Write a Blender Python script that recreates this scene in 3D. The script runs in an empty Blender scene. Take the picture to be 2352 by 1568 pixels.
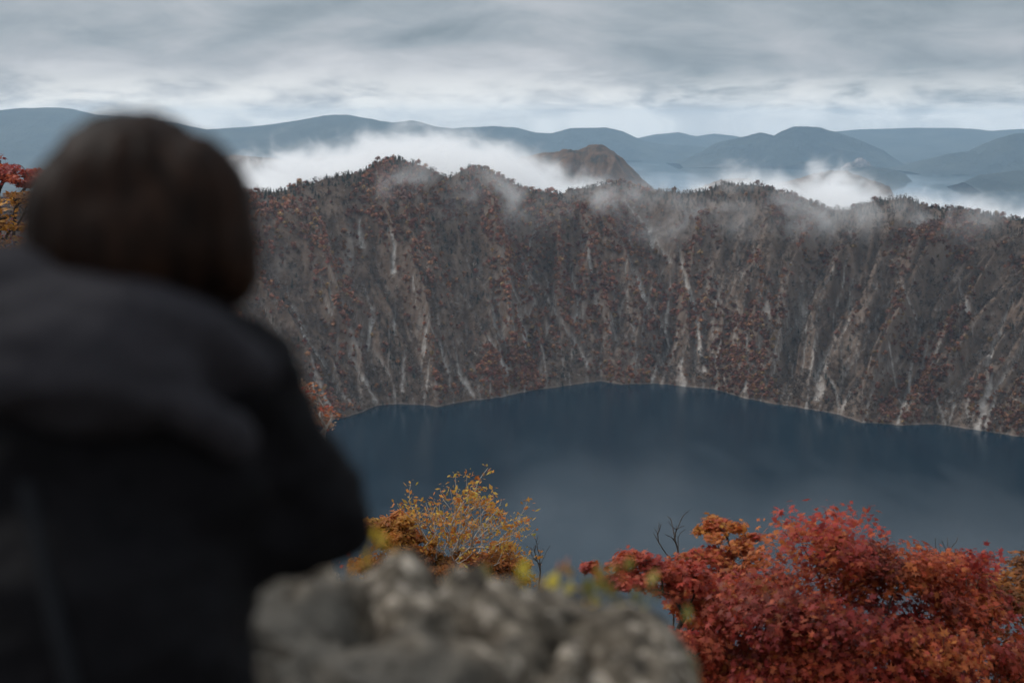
import bpy, bmesh, math, random
import numpy as np
from mathutils import Vector, Matrix, Quaternion

random.seed(7)
RNG = np.random.default_rng(11)
R = math.radians
S = bpy.context.scene
COL = S.collection

# ------------------------------------------------------------------ camera
CAM_Z = 350.0                      # the crater lake lies at z = 0, the viewpoint 350 m above it
PITCH = R(8.75)
cam_d = bpy.data.cameras.new("camera")
cam_d.lens = 50.0
cam_d.sensor_width = 36.0
cam_d.clip_start = 0.05
cam_d.clip_end = 120000.0
cam_d.dof.use_dof = True
cam_d.dof.focus_distance = 30.0
cam_d.dof.aperture_fstop = 1.9
cam = bpy.data.objects.new("camera", cam_d)
COL.objects.link(cam)
cam.location = (0, 0, CAM_Z)
cam.rotation_euler = (math.pi / 2 - PITCH, 0, 0)
S.camera = cam

# ------------------------------------------------------------------ render settings
S.render.engine = 'CYCLES'
S.view_settings.view_transform = 'Standard'
S.view_settings.look = 'None'
S.view_settings.exposure = 0.38
S.view_settings.gamma = 1.0
S.view_settings.use_curve_mapping = False
S.cycles.max_bounces = 7
S.cycles.diffuse_bounces = 2
S.cycles.glossy_bounces = 2
S.cycles.transmission_bounces = 2
S.cycles.transparent_max_bounces = 8
S.cycles.volume_bounces = 5
S.cycles.volume_step_rate = 0.35
S.cycles.volume_max_steps = 256
S.cycles.use_denoising = True
S.cycles.use_adaptive_sampling = True
S.cycles.adaptive_threshold = 0.02
S.cycles.sample_clamp_indirect = 4.0

# ------------------------------------------------------------------ sky and sun
SUN_EL, SUN_AZ = R(45), R(-62)     # behind the overcast, ahead and to the left
world = bpy.data.worlds.new("World")
S.world = world
world.use_nodes = True
nt = world.node_tree
nt.nodes.clear()


class G:
    """small helper to write node graphs"""
    def __init__(self, tree):
        self.t = tree

    def n(self, kind, **kw):
        nd = self.t.nodes.new(kind)
        for k, v in kw.items():
            setattr(nd, k, v)
        return nd

    def put(self, sock, v):
        if isinstance(v, bpy.types.NodeSocket):
            self.t.links.new(v, sock)
        elif v is not None:
            sock.default_value = v

    def m(self, op, a, b=None, c=None, clamp=False):
        nd = self.n('ShaderNodeMath', operation=op)
        nd.use_clamp = clamp
        self.put(nd.inputs[0], a)
        self.put(nd.inputs[1], b)
        self.put(nd.inputs[2], c)
        return nd.outputs[0]

    def vm(self, op, a, b=None, s=None):
        nd = self.n('ShaderNodeVectorMath', operation=op)
        self.put(nd.inputs[0], a)
        self.put(nd.inputs[1], b)
        if s is not None:
            self.put(nd.inputs[3], s)
        return nd.outputs[0]

    def noise(self, vec, scale, detail=4, rough=0.55, dist=0.0, dims='3D', col=False):
        nd = self.n('ShaderNodeTexNoise')
        nd.noise_dimensions = dims
        self.put(nd.inputs['Vector'], vec)
        nd.inputs['Scale'].default_value = scale
        nd.inputs['Detail'].default_value = detail
        nd.inputs['Roughness'].default_value = rough
        nd.inputs['Distortion'].default_value = dist
        return nd.outputs['Color' if col else 'Fac']

    def ramp(self, fac, stops, interp='LINEAR'):
        nd = self.n('ShaderNodeValToRGB')
        cr = nd.color_ramp
        cr.interpolation = interp
        while len(cr.elements) < len(stops):
            cr.elements.new(0.5)
        for e, (p, c) in zip(cr.elements, stops):
            e.position = p
            e.color = c if len(c) == 4 else (*c, 1)
        self.put(nd.inputs[0], fac)
        return nd.outputs[0]

    def mix(self, fac, a, b, mode='MIX'):
        nd = self.n('ShaderNodeMix', data_type='RGBA', blend_type=mode)
        self.put(nd.inputs[0], fac)
        self.put(nd.inputs[6], a)
        self.put(nd.inputs[7], b)
        return nd.outputs[2]

    def sstep(self, v, a, b):
        nd = self.n('ShaderNodeMapRange', interpolation_type='SMOOTHSTEP')
        self.put(nd.inputs[0], v)
        nd.inputs[1].default_value = a
        nd.inputs[2].default_value = b
        nd.inputs[3].default_value = 0
        nd.inputs[4].default_value = 1
        return nd.outputs[0]


def rgb(c):
    return (*c, 1.0)


g = G(nt)
tc = g.n('ShaderNodeTexCoord')
sep = g.n('ShaderNodeSeparateXYZ')
nt.links.new(tc.outputs['Generated'], sep.inputs[0])
zz = g.m('MAXIMUM', sep.outputs[2], 0.0)
den = g.m('ADD', zz, 0.28)
comb = g.n('ShaderNodeCombineXYZ')
g.put(comb.inputs[0], g.m('DIVIDE', sep.outputs[0], den))
g.put(comb.inputs[1], g.m('DIVIDE', sep.outputs[1], den))
plane = comb.outputs[0]                                   # the cloud deck seen in perspective
n_big = g.noise(g.vm('ADD', plane, (3.1, 7.4, 0)), 1.15, 3, 0.5, 0.8)
n_mid = g.noise(g.vm('ADD', plane, (11.7, 2.2, 4.0)), 4.2, 8, 0.55, 0.6)
n_fine = g.noise(g.vm('ADD', plane, (1.7, 8.2, 2.0)), 12.0, 8, 0.6, 0.3)
cl = g.m('ADD', g.m('ADD', g.m('MULTIPLY', n_big, 0.66), g.m('MULTIPLY', n_mid, 0.26)), g.m('MULTIPLY', n_fine, 0.08))
cloud = g.ramp(cl, [(0.36, (0.165, 0.200, 0.225)), (0.45, (0.245, 0.275, 0.302)),
                    (0.54, (0.335, 0.352, 0.375)), (0.66, (0.49, 0.495, 0.51))])
# overcast skies are about three times as bright overhead as at the horizon
lift = g.m('ADD', 1.0, g.m('MULTIPLY', zz, 2.0))
cloud = g.vm('SCALE', cloud, s=lift)
# the clear, brighter strip under the cloud deck
sky = g.n('ShaderNodeTexSky', sky_type='NISHITA')
sky.sun_disc = False
sky.sun_elevation = SUN_EL
sky.sun_rotation = SUN_AZ
sky.altitude = 700
sky.air_density = 1.0
sky.dust_density = 2.0
strip = g.m('MULTIPLY', g.m('SUBTRACT', 1.0, g.sstep(zz, 0.0, 0.042)), g.sstep(g.m('ADD', n_mid, g.m('MULTIPLY', n_fine, 0.4)), 0.45, 0.8))
strip2 = g.m('MULTIPLY', g.m('SUBTRACT', 1.0, g.sstep(zz, 0.002, 0.017)), g.m('ADD', 0.55, g.m('MULTIPLY', g.sstep(n_mid, 0.35, 0.6), 0.45)))
gap = g.m('MAXIMUM', strip, g.m('MULTIPLY', strip2, 0.95), clamp=True)
skyc = g.vm('SCALE', sky.outputs[0], s=0.10)
skyc = g.mix(0.72, skyc, (1.08, 1.06, 1.03, 1))
colr = g.mix(gap, cloud, skyc)
bg = g.n('ShaderNodeBackground')
g.put(bg.inputs[0], colr)
bg.inputs[1].default_value = 1.0
out = g.n('ShaderNodeOutputWorld')
nt.links.new(bg.outputs[0], out.inputs[0])

sun_d = bpy.data.lights.new("sun", 'SUN')
sun_d.energy = 1.5
sun_d.angle = R(14)
sun_d.color = (1.0, 0.96, 0.90)
sun = bpy.data.objects.new("sun", sun_d)
COL.objects.link(sun)
sdir = Vector((math.sin(SUN_AZ) * math.cos(SUN_EL), math.cos(SUN_AZ) * math.cos(SUN_EL), math.sin(SUN_EL)))
sun.rotation_euler = (-sdir).to_track_quat('-Z', 'Y').to_euler()
sun.location = (0, 0, 900)

# ------------------------------------------------------------------ helpers
FPX = 50.0 / 36.0 * 2352.0
CP, SP = math.cos(PITCH), math.sin(PITCH)


def ray(px, py):
    a, b = (px - 1176) / FPX, (784 - py) / FPX
    return np.array([a, CP + b * SP, -SP + b * CP])


def at_depth(px, py, d):                 # point d metres along the viewing axis
    return np.array([0, 0, CAM_Z]) + ray(px, py) * d


def at_y(px, py, Y):                     # point Y metres north of the viewpoint
    r = ray(px, py)
    return np.array([0, 0, CAM_Z]) + r * (Y / r[1])


def at_z(px, py, Z):
    r = ray(px, py)
    return np.array([0, 0, CAM_Z]) + r * ((Z - CAM_Z) / r[2])


def project(p):
    q = p - np.array([0, 0, CAM_Z])
    d = q[..., 1] * CP - q[..., 2] * SP
    v = q[..., 1] * SP + q[..., 2] * CP
    return 1176 + FPX * q[..., 0] / d, 784 - FPX * v / d


_perm = np.random.default_rng(5).permutation(256)
_perm = np.concatenate([_perm, _perm, _perm])
_grad = np.random.default_rng(6).normal(size=(256, 3))
_grad /= np.linalg.norm(_grad, axis=1)[:, None]


def perlin(x, y, z=0.0):
    x, y, z = np.broadcast_arrays(np.asarray(x, float), np.asarray(y, float), np.asarray(z, float))
    xi, yi, zi = np.floor(x).astype(int), np.floor(y).astype(int), np.floor(z).astype(int)
    xf, yf, zf = x - xi, y - yi, z - zi
    u, v, w = (t * t * t * (t * (t * 6 - 15) + 10) for t in (xf, yf, zf))
    res = 0
    for dx in (0, 1):
        for dy in (0, 1):
            for dz in (0, 1):
                h = _perm[_perm[_perm[(xi + dx) & 255] + ((yi + dy) & 255)] + ((zi + dz) & 255)]
                gr = _grad[h]
                dot = gr[..., 0] * (xf - dx) + gr[..., 1] * (yf - dy) + gr[..., 2] * (zf - dz)
                res = res + dot * (u if dx else 1 - u) * (v if dy else 1 - v) * (w if dz else 1 - w)
    return res * 1.5


def fbm(x, y, z=0.0, oct=4, rough=0.5):
    s, a, f, tot = 0, 1.0, 1.0, 0
    for i in range(oct):
        s = s + a * perlin(np.asarray(x) * f + 17.3 * i, np.asarray(y) * f + 5.1 * i, np.asarray(z) * f)
        tot += a
        a *= rough
        f *= 2.03
    return s / tot


def ridged(x, y, z=0.0, oct=4, rough=0.55):
    s, a, f, tot = 0, 1.0, 1.0, 0
    for i in range(oct):
        s = s + a * (1 - 2.2 * np.abs(perlin(np.asarray(x) * f + 9.7 * i, np.asarray(y) * f + 3.3 * i, np.asarray(z) * f)))
        tot += a
        a *= rough
        f *= 2.07
    return s / tot


def smooth(a, b, x):
    t = np.clip((x - a) / (b - a), 0, 1)
    return t * t * (3 - 2 * t)


def mesh_np(name, V, F, mats=(), shade=True, attrs=None, matidx=None):
    """V (n,3), F (m,3) or (m,4) integer array"""
    me = bpy.data.meshes.new(name)
    V = np.ascontiguousarray(V, dtype=np.float32)
    F = np.ascontiguousarray(F, dtype=np.int32)
    k = F.shape[1]
    me.vertices.add(len(V))
    me.vertices.foreach_set('co', V.ravel())
    me.loops.add(F.size)
    me.loops.foreach_set('vertex_index', F.ravel())
    me.polygons.add(len(F))
    me.polygons.foreach_set('loop_start', np.arange(0, F.size, k, dtype=np.int32))
    if shade:
        me.polygons.foreach_set('use_smooth', np.ones(len(F), dtype=bool))
    for m_ in mats:
        me.materials.append(m_)
    if matidx is not None:
        me.polygons.foreach_set('material_index', np.ascontiguousarray(matidx, dtype=np.int32))
    for an, av in (attrs or {}).items():
        av = np.asarray(av, dtype=np.float32)
        if av.ndim == 1:
            a = me.attributes.new(an, 'FLOAT', 'POINT')
            a.data.foreach_set('value', av)
        else:
            a = me.attributes.new(an, 'FLOAT_COLOR', 'POINT')
            c4 = np.concatenate([av, np.ones((len(av), 1), np.float32)], 1)
            a.data.foreach_set('color', np.ascontiguousarray(c4).ravel())
    me.update(calc_edges=True)
    me.validate()
    return me


def link(name, me, parent=None, label=None, cat=None, group=None, kind=None, loc=None):
    o = bpy.data.objects.new(name, me)
    COL.objects.link(o)
    if parent is not None:
        o.parent = parent
    if loc is not None:
        o.location = loc
    if label:
        o['label'] = label
    if cat:
        o['category'] = cat
    if group:
        o['group'] = group
    if kind:
        o['kind'] = kind
    return o


def grid_faces(nu, nv):
    i = np.arange(nu - 1)[:, None]
    j = np.arange(nv - 1)[None, :]
    a = i * nv + j
    return np.stack([a, a + nv, a + nv + 1, a + 1], -1).reshape(-1, 4)


def material(name, rough=0.8):
    m_ = bpy.data.materials.new(name)
    m_.use_nodes = True
    t = m_.node_tree
    b = t.nodes['Principled BSDF']
    b.inputs['Roughness'].default_value = rough
    b.inputs['Specular IOR Level'].default_value = 0.2
    return m_, G(t), b


def attr(gg, name, out='Color'):
    a = gg.n('ShaderNodeAttribute')
    a.attribute_name = name
    return a.outputs[out]


def bump(gg, b, h, strength=0.3, dist=0.1):
    n_ = gg.n('ShaderNodeBump')
    n_.inputs['Strength'].default_value = strength
    n_.inputs['Distance'].default_value = dist
    gg.put(n_.inputs['Height'], h)
    gg.put(b.inputs['Normal'], n_.outputs[0])


def pos_of(gg):
    return gg.n('ShaderNodeNewGeometry').outputs['Position']


# ------------------------------------------------------------------ materials
def mk_wall():
    m_, q, b = material("crater_wall_soil", 0.95)
    p = pos_of(q)
    st = q.vm('MULTIPLY', p, (0.035, 0.035, 0.012))
    n1 = q.noise(st, 1.0, 8, 0.65)
    n2 = q.noise(p, 0.16, 6, 0.7)
    soil = q.ramp(n1, [(0.30, (0.062, 0.040, 0.029)), (0.5, (0.118, 0.080, 0.058)), (0.70, (0.165, 0.125, 0.098))])
    rock = q.ramp(n2, [(0.3, (0.19, 0.172, 0.155)), (0.5, (0.38, 0.35, 0.32)), (0.7, (0.58, 0.54, 0.50))])
    q.put(b.inputs['Base Color'], q.mix(attr(q, 'scree', 'Fac'), soil, rock))
    bump(q, b, n2, 0.8, 4.0)
    return m_


def mk_hill(name, dark, light, scale=0.004):
    m_, q, b = material(name, 0.95)
    p = pos_of(q)
    n1 = q.noise(p, scale, 8, 0.65)
    q.put(b.inputs['Base Color'], q.ramp(n1, [(0.35, dark), (0.65, light)]))
    bump(q, b, q.noise(p, scale * 6, 6, 0.65), 0.7, 0.12 / scale)
    return m_


def mk_leafy(name, rough=0.6, trans=0.35):
    m_, q, b = material(name, rough)
    c = attr(q, 'col')
    q.put(b.inputs['Base Color'], c)
    b.inputs['Specular IOR Level'].default_value = 0.25
    if trans:
        tr = q.n('ShaderNodeBsdfTranslucent')
        q.put(tr.inputs[0], c)
        mx = q.n('ShaderNodeMixShader')
        mx.inputs[0].default_value = trans
        q.t.links.new(b.outputs[0], mx.inputs[1])
        q.t.links.new(tr.outputs[0], mx.inputs[2])
        q.t.links.new(mx.outputs[0], q.t.nodes['Material Output'].inputs[0])
    return m_


def mk_bark(name, a, c, scale=30):
    m_, q, b = material(name, 0.85)
    p = pos_of(q)
    n1 = q.noise(q.vm('MULTIPLY', p, (1, 1, 0.25)), scale, 5, 0.65)
    q.put(b.inputs['Base Color'], q.ramp(n1, [(0.35, a), (0.65, c)]))
    bump(q, b, n1, 0.5, 0.01)
    return m_


def mk_water(name, col, rough, wave, wscale):
    m_, q, b = material(name, rough)
    b.inputs['Base Color'].default_value = rgb(col)
    b.inputs['IOR'].default_value = 1.33
    b.inputs['Specular IOR Level'].default_value = 0.22
    p = pos_of(q)
    n1 = q.noise(p, wscale, 5, 0.6)
    n2 = q.noise(q.vm('MULTIPLY', p, (1, 0.35, 1)), wscale * 0.04, 4, 0.6)
    q.put(b.inputs['Roughness'], q.m('ADD', rough, q.m('MULTIPLY', q.sstep(n2, 0.40, 0.66), 0.12)))
    bump(q, b, n1, wave, 1.0)
    return m_


def mk_rock():
    m_, q, b = material("lichen_rock", 0.92)
    p = pos_of(q)
    big = q.noise(p, 5.0, 4, 0.55)
    mid = q.noise(p, 26.0, 5, 0.6)
    fine = q.noise(p, 130.0, 5, 0.65)
    base = q.ramp(mid, [(0.30, (0.018, 0.014, 0.009)), (0.47, (0.078, 0.062, 0.045)), (0.60, (0.14, 0.114, 0.085)), (0.78, (0.22, 0.184, 0.14))])
    vor = q.n('ShaderNodeTexVoronoi')
    q.put(vor.inputs['Vector'], q.vm('ADD', p, q.vm('SCALE', q.noise(p, 14, 4, 0.65, col=True), s=0.11)))
    vor.inputs['Scale'].default_value = 24
    spot = q.m('MULTIPLY', q.m('SUBTRACT', 1.0, q.sstep(vor.outputs['Distance'], 0.22, 0.5)), q.sstep(attr(q, 'lichen', 'Fac'), 0.2, 0.9))
    spot = q.m('MULTIPLY', spot, q.m('MULTIPLY', q.sstep(mid, 0.38, 0.56), q.sstep(big, 0.30, 0.52)))
    c1 = q.mix(spot, base, (0.42, 0.355, 0.285, 1))
    grey = q.ramp(fine, [(0.3, (0.062, 0.055, 0.046)), (0.7, (0.115, 0.105, 0.090))])
    gm = q.m('MULTIPLY', q.m('SUBTRACT', 1.0, attr(q, 'lichen', 'Fac')), q.sstep(mid, 0.30, 0.46))
    c2 = q.mix(q.m('MULTIPLY', gm, 0.85), c1, grey)
    dark = q.m('MULTIPLY', q.m('SUBTRACT', 1.0, q.sstep(mid, 0.30, 0.44)), 0.75)
    c3 = q.mix(dark, c2, (0.03, 0.026, 0.021, 1))
    moss = q.m('MULTIPLY', attr(q, 'moss', 'Fac'), q.sstep(mid, 0.36, 0.52))
    c4 = q.mix(moss, c3, (0.26, 0.20, 0.035, 1))
    q.put(b.inputs['Base Color'], c4)
    bump(q, b, q.m('ADD', mid, q.m('MULTIPLY', fine, 0.4)), 0.8, 0.02)
    return m_


def mk_plain(name, a, c, scale, rough, bs=0.3, bd=0.01, stretch=(1, 1, 1)):
    m_, q, b = material(name, rough)
    p = q.vm('MULTIPLY', q.n('ShaderNodeTexCoord').outputs['Object'], stretch)
    n1 = q.noise(p, scale, 5, 0.6)
    q.put(b.inputs['Base Color'], q.ramp(n1, [(0.3, a), (0.7, c)]))
    bump(q, b, n1, bs, bd)
    if 'hair' in name or 'coat' in name or 'hood' in name:
        b.inputs['Specular IOR Level'].default_value = 0.06
    return m_


M_WALL = mk_wall()
M_FAR = mk_leafy("distant_foliage", 0.9, 0.0)
M_CONIF = mk_leafy("conifer_needles", 0.9, 0.0)
M_LEAF = mk_leafy("autumn_leaf", 0.55, 0.4)
M_BARK = mk_bark("dark_bark", (0.030, 0.022, 0.018), (0.085, 0.068, 0.056))
M_BIRCH = mk_bark("pale_birch_bark", (0.22, 0.18, 0.15), (0.50, 0.45, 0.40))
M_ROCK = mk_rock()
M_LAKE = mk_water("crater_lake_water", (0.0010, 0.013, 0.024), 0.10, 0.14, 0.30)
M_FLAKE = mk_water("far_lake_water", (0.03, 0.06, 0.075), 0.06, 0.04, 0.02)
M_FLAKE.node_tree.nodes['Principled BSDF'].inputs['Specular IOR Level'].default_value = 0.6
M_MTN = mk_hill("far_forest", (0.018, 0.026, 0.026), (0.055, 0.062, 0.052), 0.0016)
M_DOME = mk_hill("brown_dome", (0.030, 0.030, 0.026), (0.16, 0.092, 0.058), 0.02)
M_LOW = mk_hill("lowland_forest", (0.03, 0.035, 0.028), (0.09, 0.075, 0.05), 0.003)
M_BARE = mk_hill("bare_volcanic_slope", (0.05, 0.05, 0.045), (0.34, 0.28, 0.26), 0.012)
M_GROUND = mk_plain("slope_soil", (0.035, 0.026, 0.018), (0.12, 0.085, 0.05), 3.0, 0.95, 0.6, 0.05)
M_COAT = mk_plain("black_coat_cloth", (0.003, 0.003, 0.0036), (0.0065, 0.006, 0.0072), 60, 0.8, 0.25, 0.004)
M_HOOD = mk_plain("charcoal_hood_lining", (0.014, 0.0135, 0.016), (0.028, 0.026, 0.030), 60, 0.8, 0.25, 0.004)
M_HAIR = mk_plain("dark_brown_hair", (0.0016, 0.0012, 0.0010), (0.024, 0.0115, 0.007), 34, 0.55, 0.7, 0.006, (1.5, 1.5, 0.12))
M_SKIN = mk_plain("skin", (0.42, 0.25, 0.18), (0.50, 0.31, 0.23), 20, 0.5, 0.05, 0.002)
M_TROUS = mk_plain("dark_trousers", (0.010, 0.012, 0.018), (0.022, 0.026, 0.036), 90, 0.85, 0.3, 0.004)
M_BOOT = mk_plain("boot_leather", (0.012, 0.010, 0.009), (0.030, 0.024, 0.020), 40, 0.5, 0.2, 0.003)
M_STRAP = mk_plain("navy_strap_webbing", (0.002, 0.0026, 0.004), (0.004, 0.005, 0.0075), 120, 0.8, 0.3, 0.002)

# ------------------------------------------------------------------ crater wall
shore_px = [(560, 1010), (640, 985), (700, 972), (780, 962), (830, 948), (865, 932), (920, 927), (1010, 933), (1080, 920),
            (1150, 912), (1215, 897), (1300, 885), (1380, 875), (1440, 883), (1500, 880), (1580, 888), (1640, 893), (1700, 912),
            (1780, 928), (1860, 940), (1930, 952), (1980, 970), (2060, 975), (2150, 974), (2230, 985), (2300, 995), (2352, 1004), (2500, 1035)]
sp = np.array([at_z(x, y, 0.0) for x, y in shore_px])
su, sd = sp[:, 0] / sp[:, 1], sp[:, 1]
su = np.concatenate([[-0.75, -0.45], su, [0.52, 0.75]])
sd = np.concatenate([[900, 1350], sd, [1330, 1000]])

crest_px = [(-100, 470), (100, 470), (300, 462), (480, 452), (575, 450), (640, 449), (700, 428), (760, 412), (830, 402), (870, 380), (900, 372), (940, 378), (985, 392),
            (1030, 415), (1055, 400), (1080, 388), (1120, 398), (1160, 420), (1220, 441), (1280, 453), (1340, 441), (1400, 428), (1440, 430), (1500, 441), (1560, 452),
            (1610, 447), (1660, 433), (1700, 430), (1745, 433), (1800, 450), (1850, 470), (1900, 487), (1950, 490), (2005, 470), (2080, 463),
            (2130, 482), (2180, 492), (2230, 494), (2290, 504), (2352, 515), (2450, 520), (2600, 515)]


def shore_d(u):
    return np.interp(u, su, sd)


def wall_depth(u):
    return 430 + 60 * perlin(u * 9 + 3.3, 1.7) + 25 * perlin(u * 31, 9.2)


cu, cz = [], []
for x, y in crest_px:
    u0 = (x - 1176) / FPX / (CP + (784 - y) / FPX * SP)
    Y = shore_d(u0) + wall_depth(u0)
    cu.append(u0)
    cz.append(at_y(x, y, Y)[2])
cu, cz = np.array(cu), np.array(cz)
cu = np.concatenate([[-0.75], cu, [0.75]])
cz = np.concatenate([[235], cz, [220]])

gully = [  # pale scree runs on the wall: (half width, points)
    (4, [(878, 640), (905, 690), (908, 765)]), (4, [(1058, 650), (1090, 725), (1130, 785), (1152, 835)]), (4, [(1105, 640), (1130, 700), (1152, 775)]),
    (4, [(1190, 585), (1232, 642), (1290, 742), (1330, 790), (1347, 842)]), (4, [(1308, 600), (1326, 685), (1315, 745)]), (3, [(1362, 640), (1326, 692)]),
    (3, [(1412, 655), (1400, 770)]), (6, [(1445, 585), (1480, 680), (1525, 752), (1535, 792), (1502, 860), (1497, 880)]), (5, [(1540, 640), (1536, 690), (1530, 755)]),
    (6, [(1552, 555), (1592, 702), (1606, 780), (1622, 850)]), (5, [(1642, 690), (1632, 735), (1610, 768)]), (9, [(1566, 800), (1566, 888)]), (8, [(832, 650), (852, 700), (846, 800)]),
    (7, [(800, 805), (838, 872), (862, 922)]), (6, [(930, 795), (925, 900)]), (6, [(985, 825), (972, 932)]), (7, [(1040, 782), (1060, 862), (1088, 915)]),
    (15, [(1905, 790), (1880, 850), (1878, 915)]), (5, [(2010, 815), (1955, 890), (1932, 950)]), (5, [(1885, 830), (1920, 900), (1935, 950)]), (6, [(2122, 735), (2088, 880), (2062, 972)]),
    (6, [(2038, 785), (2050, 860), (2070, 930)]), (6, [(2305, 745), (2268, 830), (2262, 900)]), (14, [(2280, 850), (2262, 910), (2250, 990)]), (6, [(2352, 795), (2290, 885), (2265, 985)]),
    (5, [(2338, 655), (2292, 760)]), (7, [(2200, 640), (2228, 715)]), (5, [(2060, 620), (2105, 725)]), (5, [(2145, 890), (2172, 972)]), (5, [(2210, 880), (2182, 972)]), (6, [(1962, 640), (1950, 720)]),
    (9, [(890, 510), (905, 560), (900, 620)]), (11, [(828, 500), (832, 560)]), (6, [(590, 660), (620, 730), (660, 800)]), (5, [(650, 640), (700, 760), (760, 860), (800, 920)]),
    (6, [(700, 840), (745, 900), (770, 945)]), (8, [(1440, 470), (1490, 520), (1500, 570)]), (6, [(1350, 530), (1355, 620)]), (4, [(1660, 780), (1640, 840)]), (6, [(1790, 760), (1775, 840)]),
    (8, [(760, 650), (765, 700)]), (5, [(1180, 690), (1210, 760), (1215, 800)]), (5, [(990, 720), (975, 800)]), (4, [(720, 600), (760, 720)]), (7, [(1500, 540), (1540, 600)])]

gr = random.Random(4)
runs = [(hw * 0.85, 1.0, pts) for hw, pts in gully]
for k in range(64):                        # branching runs that climb from the shore
    x0 = 600 + k * 29 + gr.uniform(-14, 14)
    y0 = float(np.interp(x0, [p[0] for p in shore_px], [p[1] for p in shore_px])) + 4
    stack = [(x0, y0, 0.0, gr.uniform(2.2, 5.0), gr.uniform(0.35, 0.9), gr.uniform(120, 420))]
    n_br = 0
    while stack:
        x, y, dev, w, amp, left = stack.pop()
        pts = [(x, y)]
        while left > 0 and w > 0.9:
            lean = (x - 1450) / 1400.0 * 0.75           # the runs fan out upwards
            dev = dev * 0.8 + gr.gauss(0, 0.13)
            x += math.sin(lean + dev) * 22
            y -= math.cos(lean + dev) * 22
            pts.append((x, y))
            left -= 22
            w *= 0.955
            if gr.random() < 0.17 and n_br < 6 and left > 60:
                n_br += 1
                sg = gr.choice((-1, 1))
                stack.append((x, y, sg * gr.uniform(0.35, 0.6), w * 0.75, amp * 0.8, left * gr.uniform(0.4, 0.9)))
                dev -= sg * 0.2
        if len(pts) > 1:
            runs.append((w * 1.35, amp, pts[::-1]))
NU, NT = 1000, 300
uu = np.concatenate([np.linspace(-0.72, -0.40, 60, endpoint=False), np.linspace(-0.40, 0.40, NU - 120, endpoint=False), np.linspace(0.40, 0.72, 60)])
tt = np.concatenate([np.linspace(-0.06, 1.0, NT - 40), 1.0 + np.linspace(0.0, 1.0, 41)[1:] ** 1.5 * 3.2])
U, T = np.meshgrid(uu, tt, indexing='ij')
D0, DW = shore_d(U), wall_depth(U)
ZC = np.interp(U, cu, cz)
Tin = np.clip(T, -0.06, 1)
Y = D0 + DW * T
wob = 0.30 * fbm(U * 26, T * 2.0, 3.1, 3)
UF = 0.08 + (U - 0.08) / (0.70 + 0.30 * np.clip(T, 0, 1.2))              # the spurs fan out upwards
spur = ridged(UF * 23 + wob * 1.1, T * 0.7 + 4.0, 0.3, 4, 0.5)          # spurs and gullies that run downslope
fine = fbm(U * 140, T * 22, 7.7, 4, 0.6)
env = smooth(-0.02, 0.22, T) * (1 - 0.92 * smooth(0.72, 1.0, T))
Z = ZC * (0.80 * Tin + 0.20 * Tin ** 2)
Z = Z + 3.5 * smooth(0.0, 0.012, T)
Z = Z + env * (72 * spur - 24) + (3.0 * fine) * smooth(0.0, 0.06, T)
outer = np.clip(T - 1, 0, None)
Z = Z - outer * 150 - 10 * outer * ridged(U * 14, T * 3, 1.0, 3) * 2
Z = np.maximum(Z, -238)
X = U * Y
shore_wob = (13 * fbm(U * 70, 0.5, 2.0, 5, 0.6)) * (1 - smooth(0.0, 0.1, T))
Y = Y + shore_wob
pos = np.stack([X, Y, Z], -1)
PX, PY = project(pos)
scree = np.zeros_like(U)
warpx = 12 * fbm(U * 60, T * 9, 4.4, 4, 0.65) * 1.4
wvar = 0.75 + 0.9 * fbm(U * 150, T * 26, 6.6, 3)
colx = PX[:, 150]
for hw, amp, pts in runs:
    xs_ = [p[0] for p in pts]
    i0, i1 = np.searchsorted(colx, min(xs_) - 60), np.searchsorted(colx, max(xs_) + 60)
    if i1 - i0 < 2:
        continue
    sl = slice(i0, i1)
    px_, py_ = (PX + warpx)[sl], PY[sl]
    best = np.full(px_.shape, 1e9)
    for (x0, y0), (x1, y1) in zip(pts[:-1], pts[1:]):
        dx, dy = x1 - x0, y1 - y0
        s = np.clip(((px_ - x0) * dx + (py_ - y0) * dy) / (dx * dx + dy * dy), 0, 1)
        best = np.minimum(best, np.hypot(px_ - x0 - s * dx, py_ - y0 - s * dy))
    taper = np.clip(0.35 + 0.65 * smooth(pts[0][1], pts[0][1] + 90, py_), 0, 1)
    w_ = np.maximum(hw * wvar[sl] * taper, 0.6)
    scree[sl] = np.maximum(scree[sl], amp * (1 - smooth(0.3, 1.5, best / w_)))
scree *= (1.0 - 0.30 * smooth(0.30, 0.0, T)) * np.clip(0.80 + 1.2 * fbm(U * 190, T * 34, 1.1, 3), 0.0, 1)
scree = np.maximum(scree, 0.55 * smooth(0.14, 0.5, fbm(U * 75, T * 5.0, 8.1, 4) - 0.25 * spur) * smooth(0.95, 0.5, T) * smooth(0.0, 0.05, T))
shoreline = (1 - smooth(0.001, 0.006, T)) * 0.12
scree = np.maximum(scree, shoreline)
Z -= 9 * scree * env
pos[..., 2] = Z
me = mesh_np("crater_wall", pos.reshape(-1, 3), grid_faces(NU, NT), [M_WALL], True, {'scree': scree.ravel()})
link("crater_wall", me, label="steep forested crater wall with pale scree gullies above the lake", kind='structure')

# forest on the wall -- crowns merged into one mass -------------------------------------------


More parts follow.
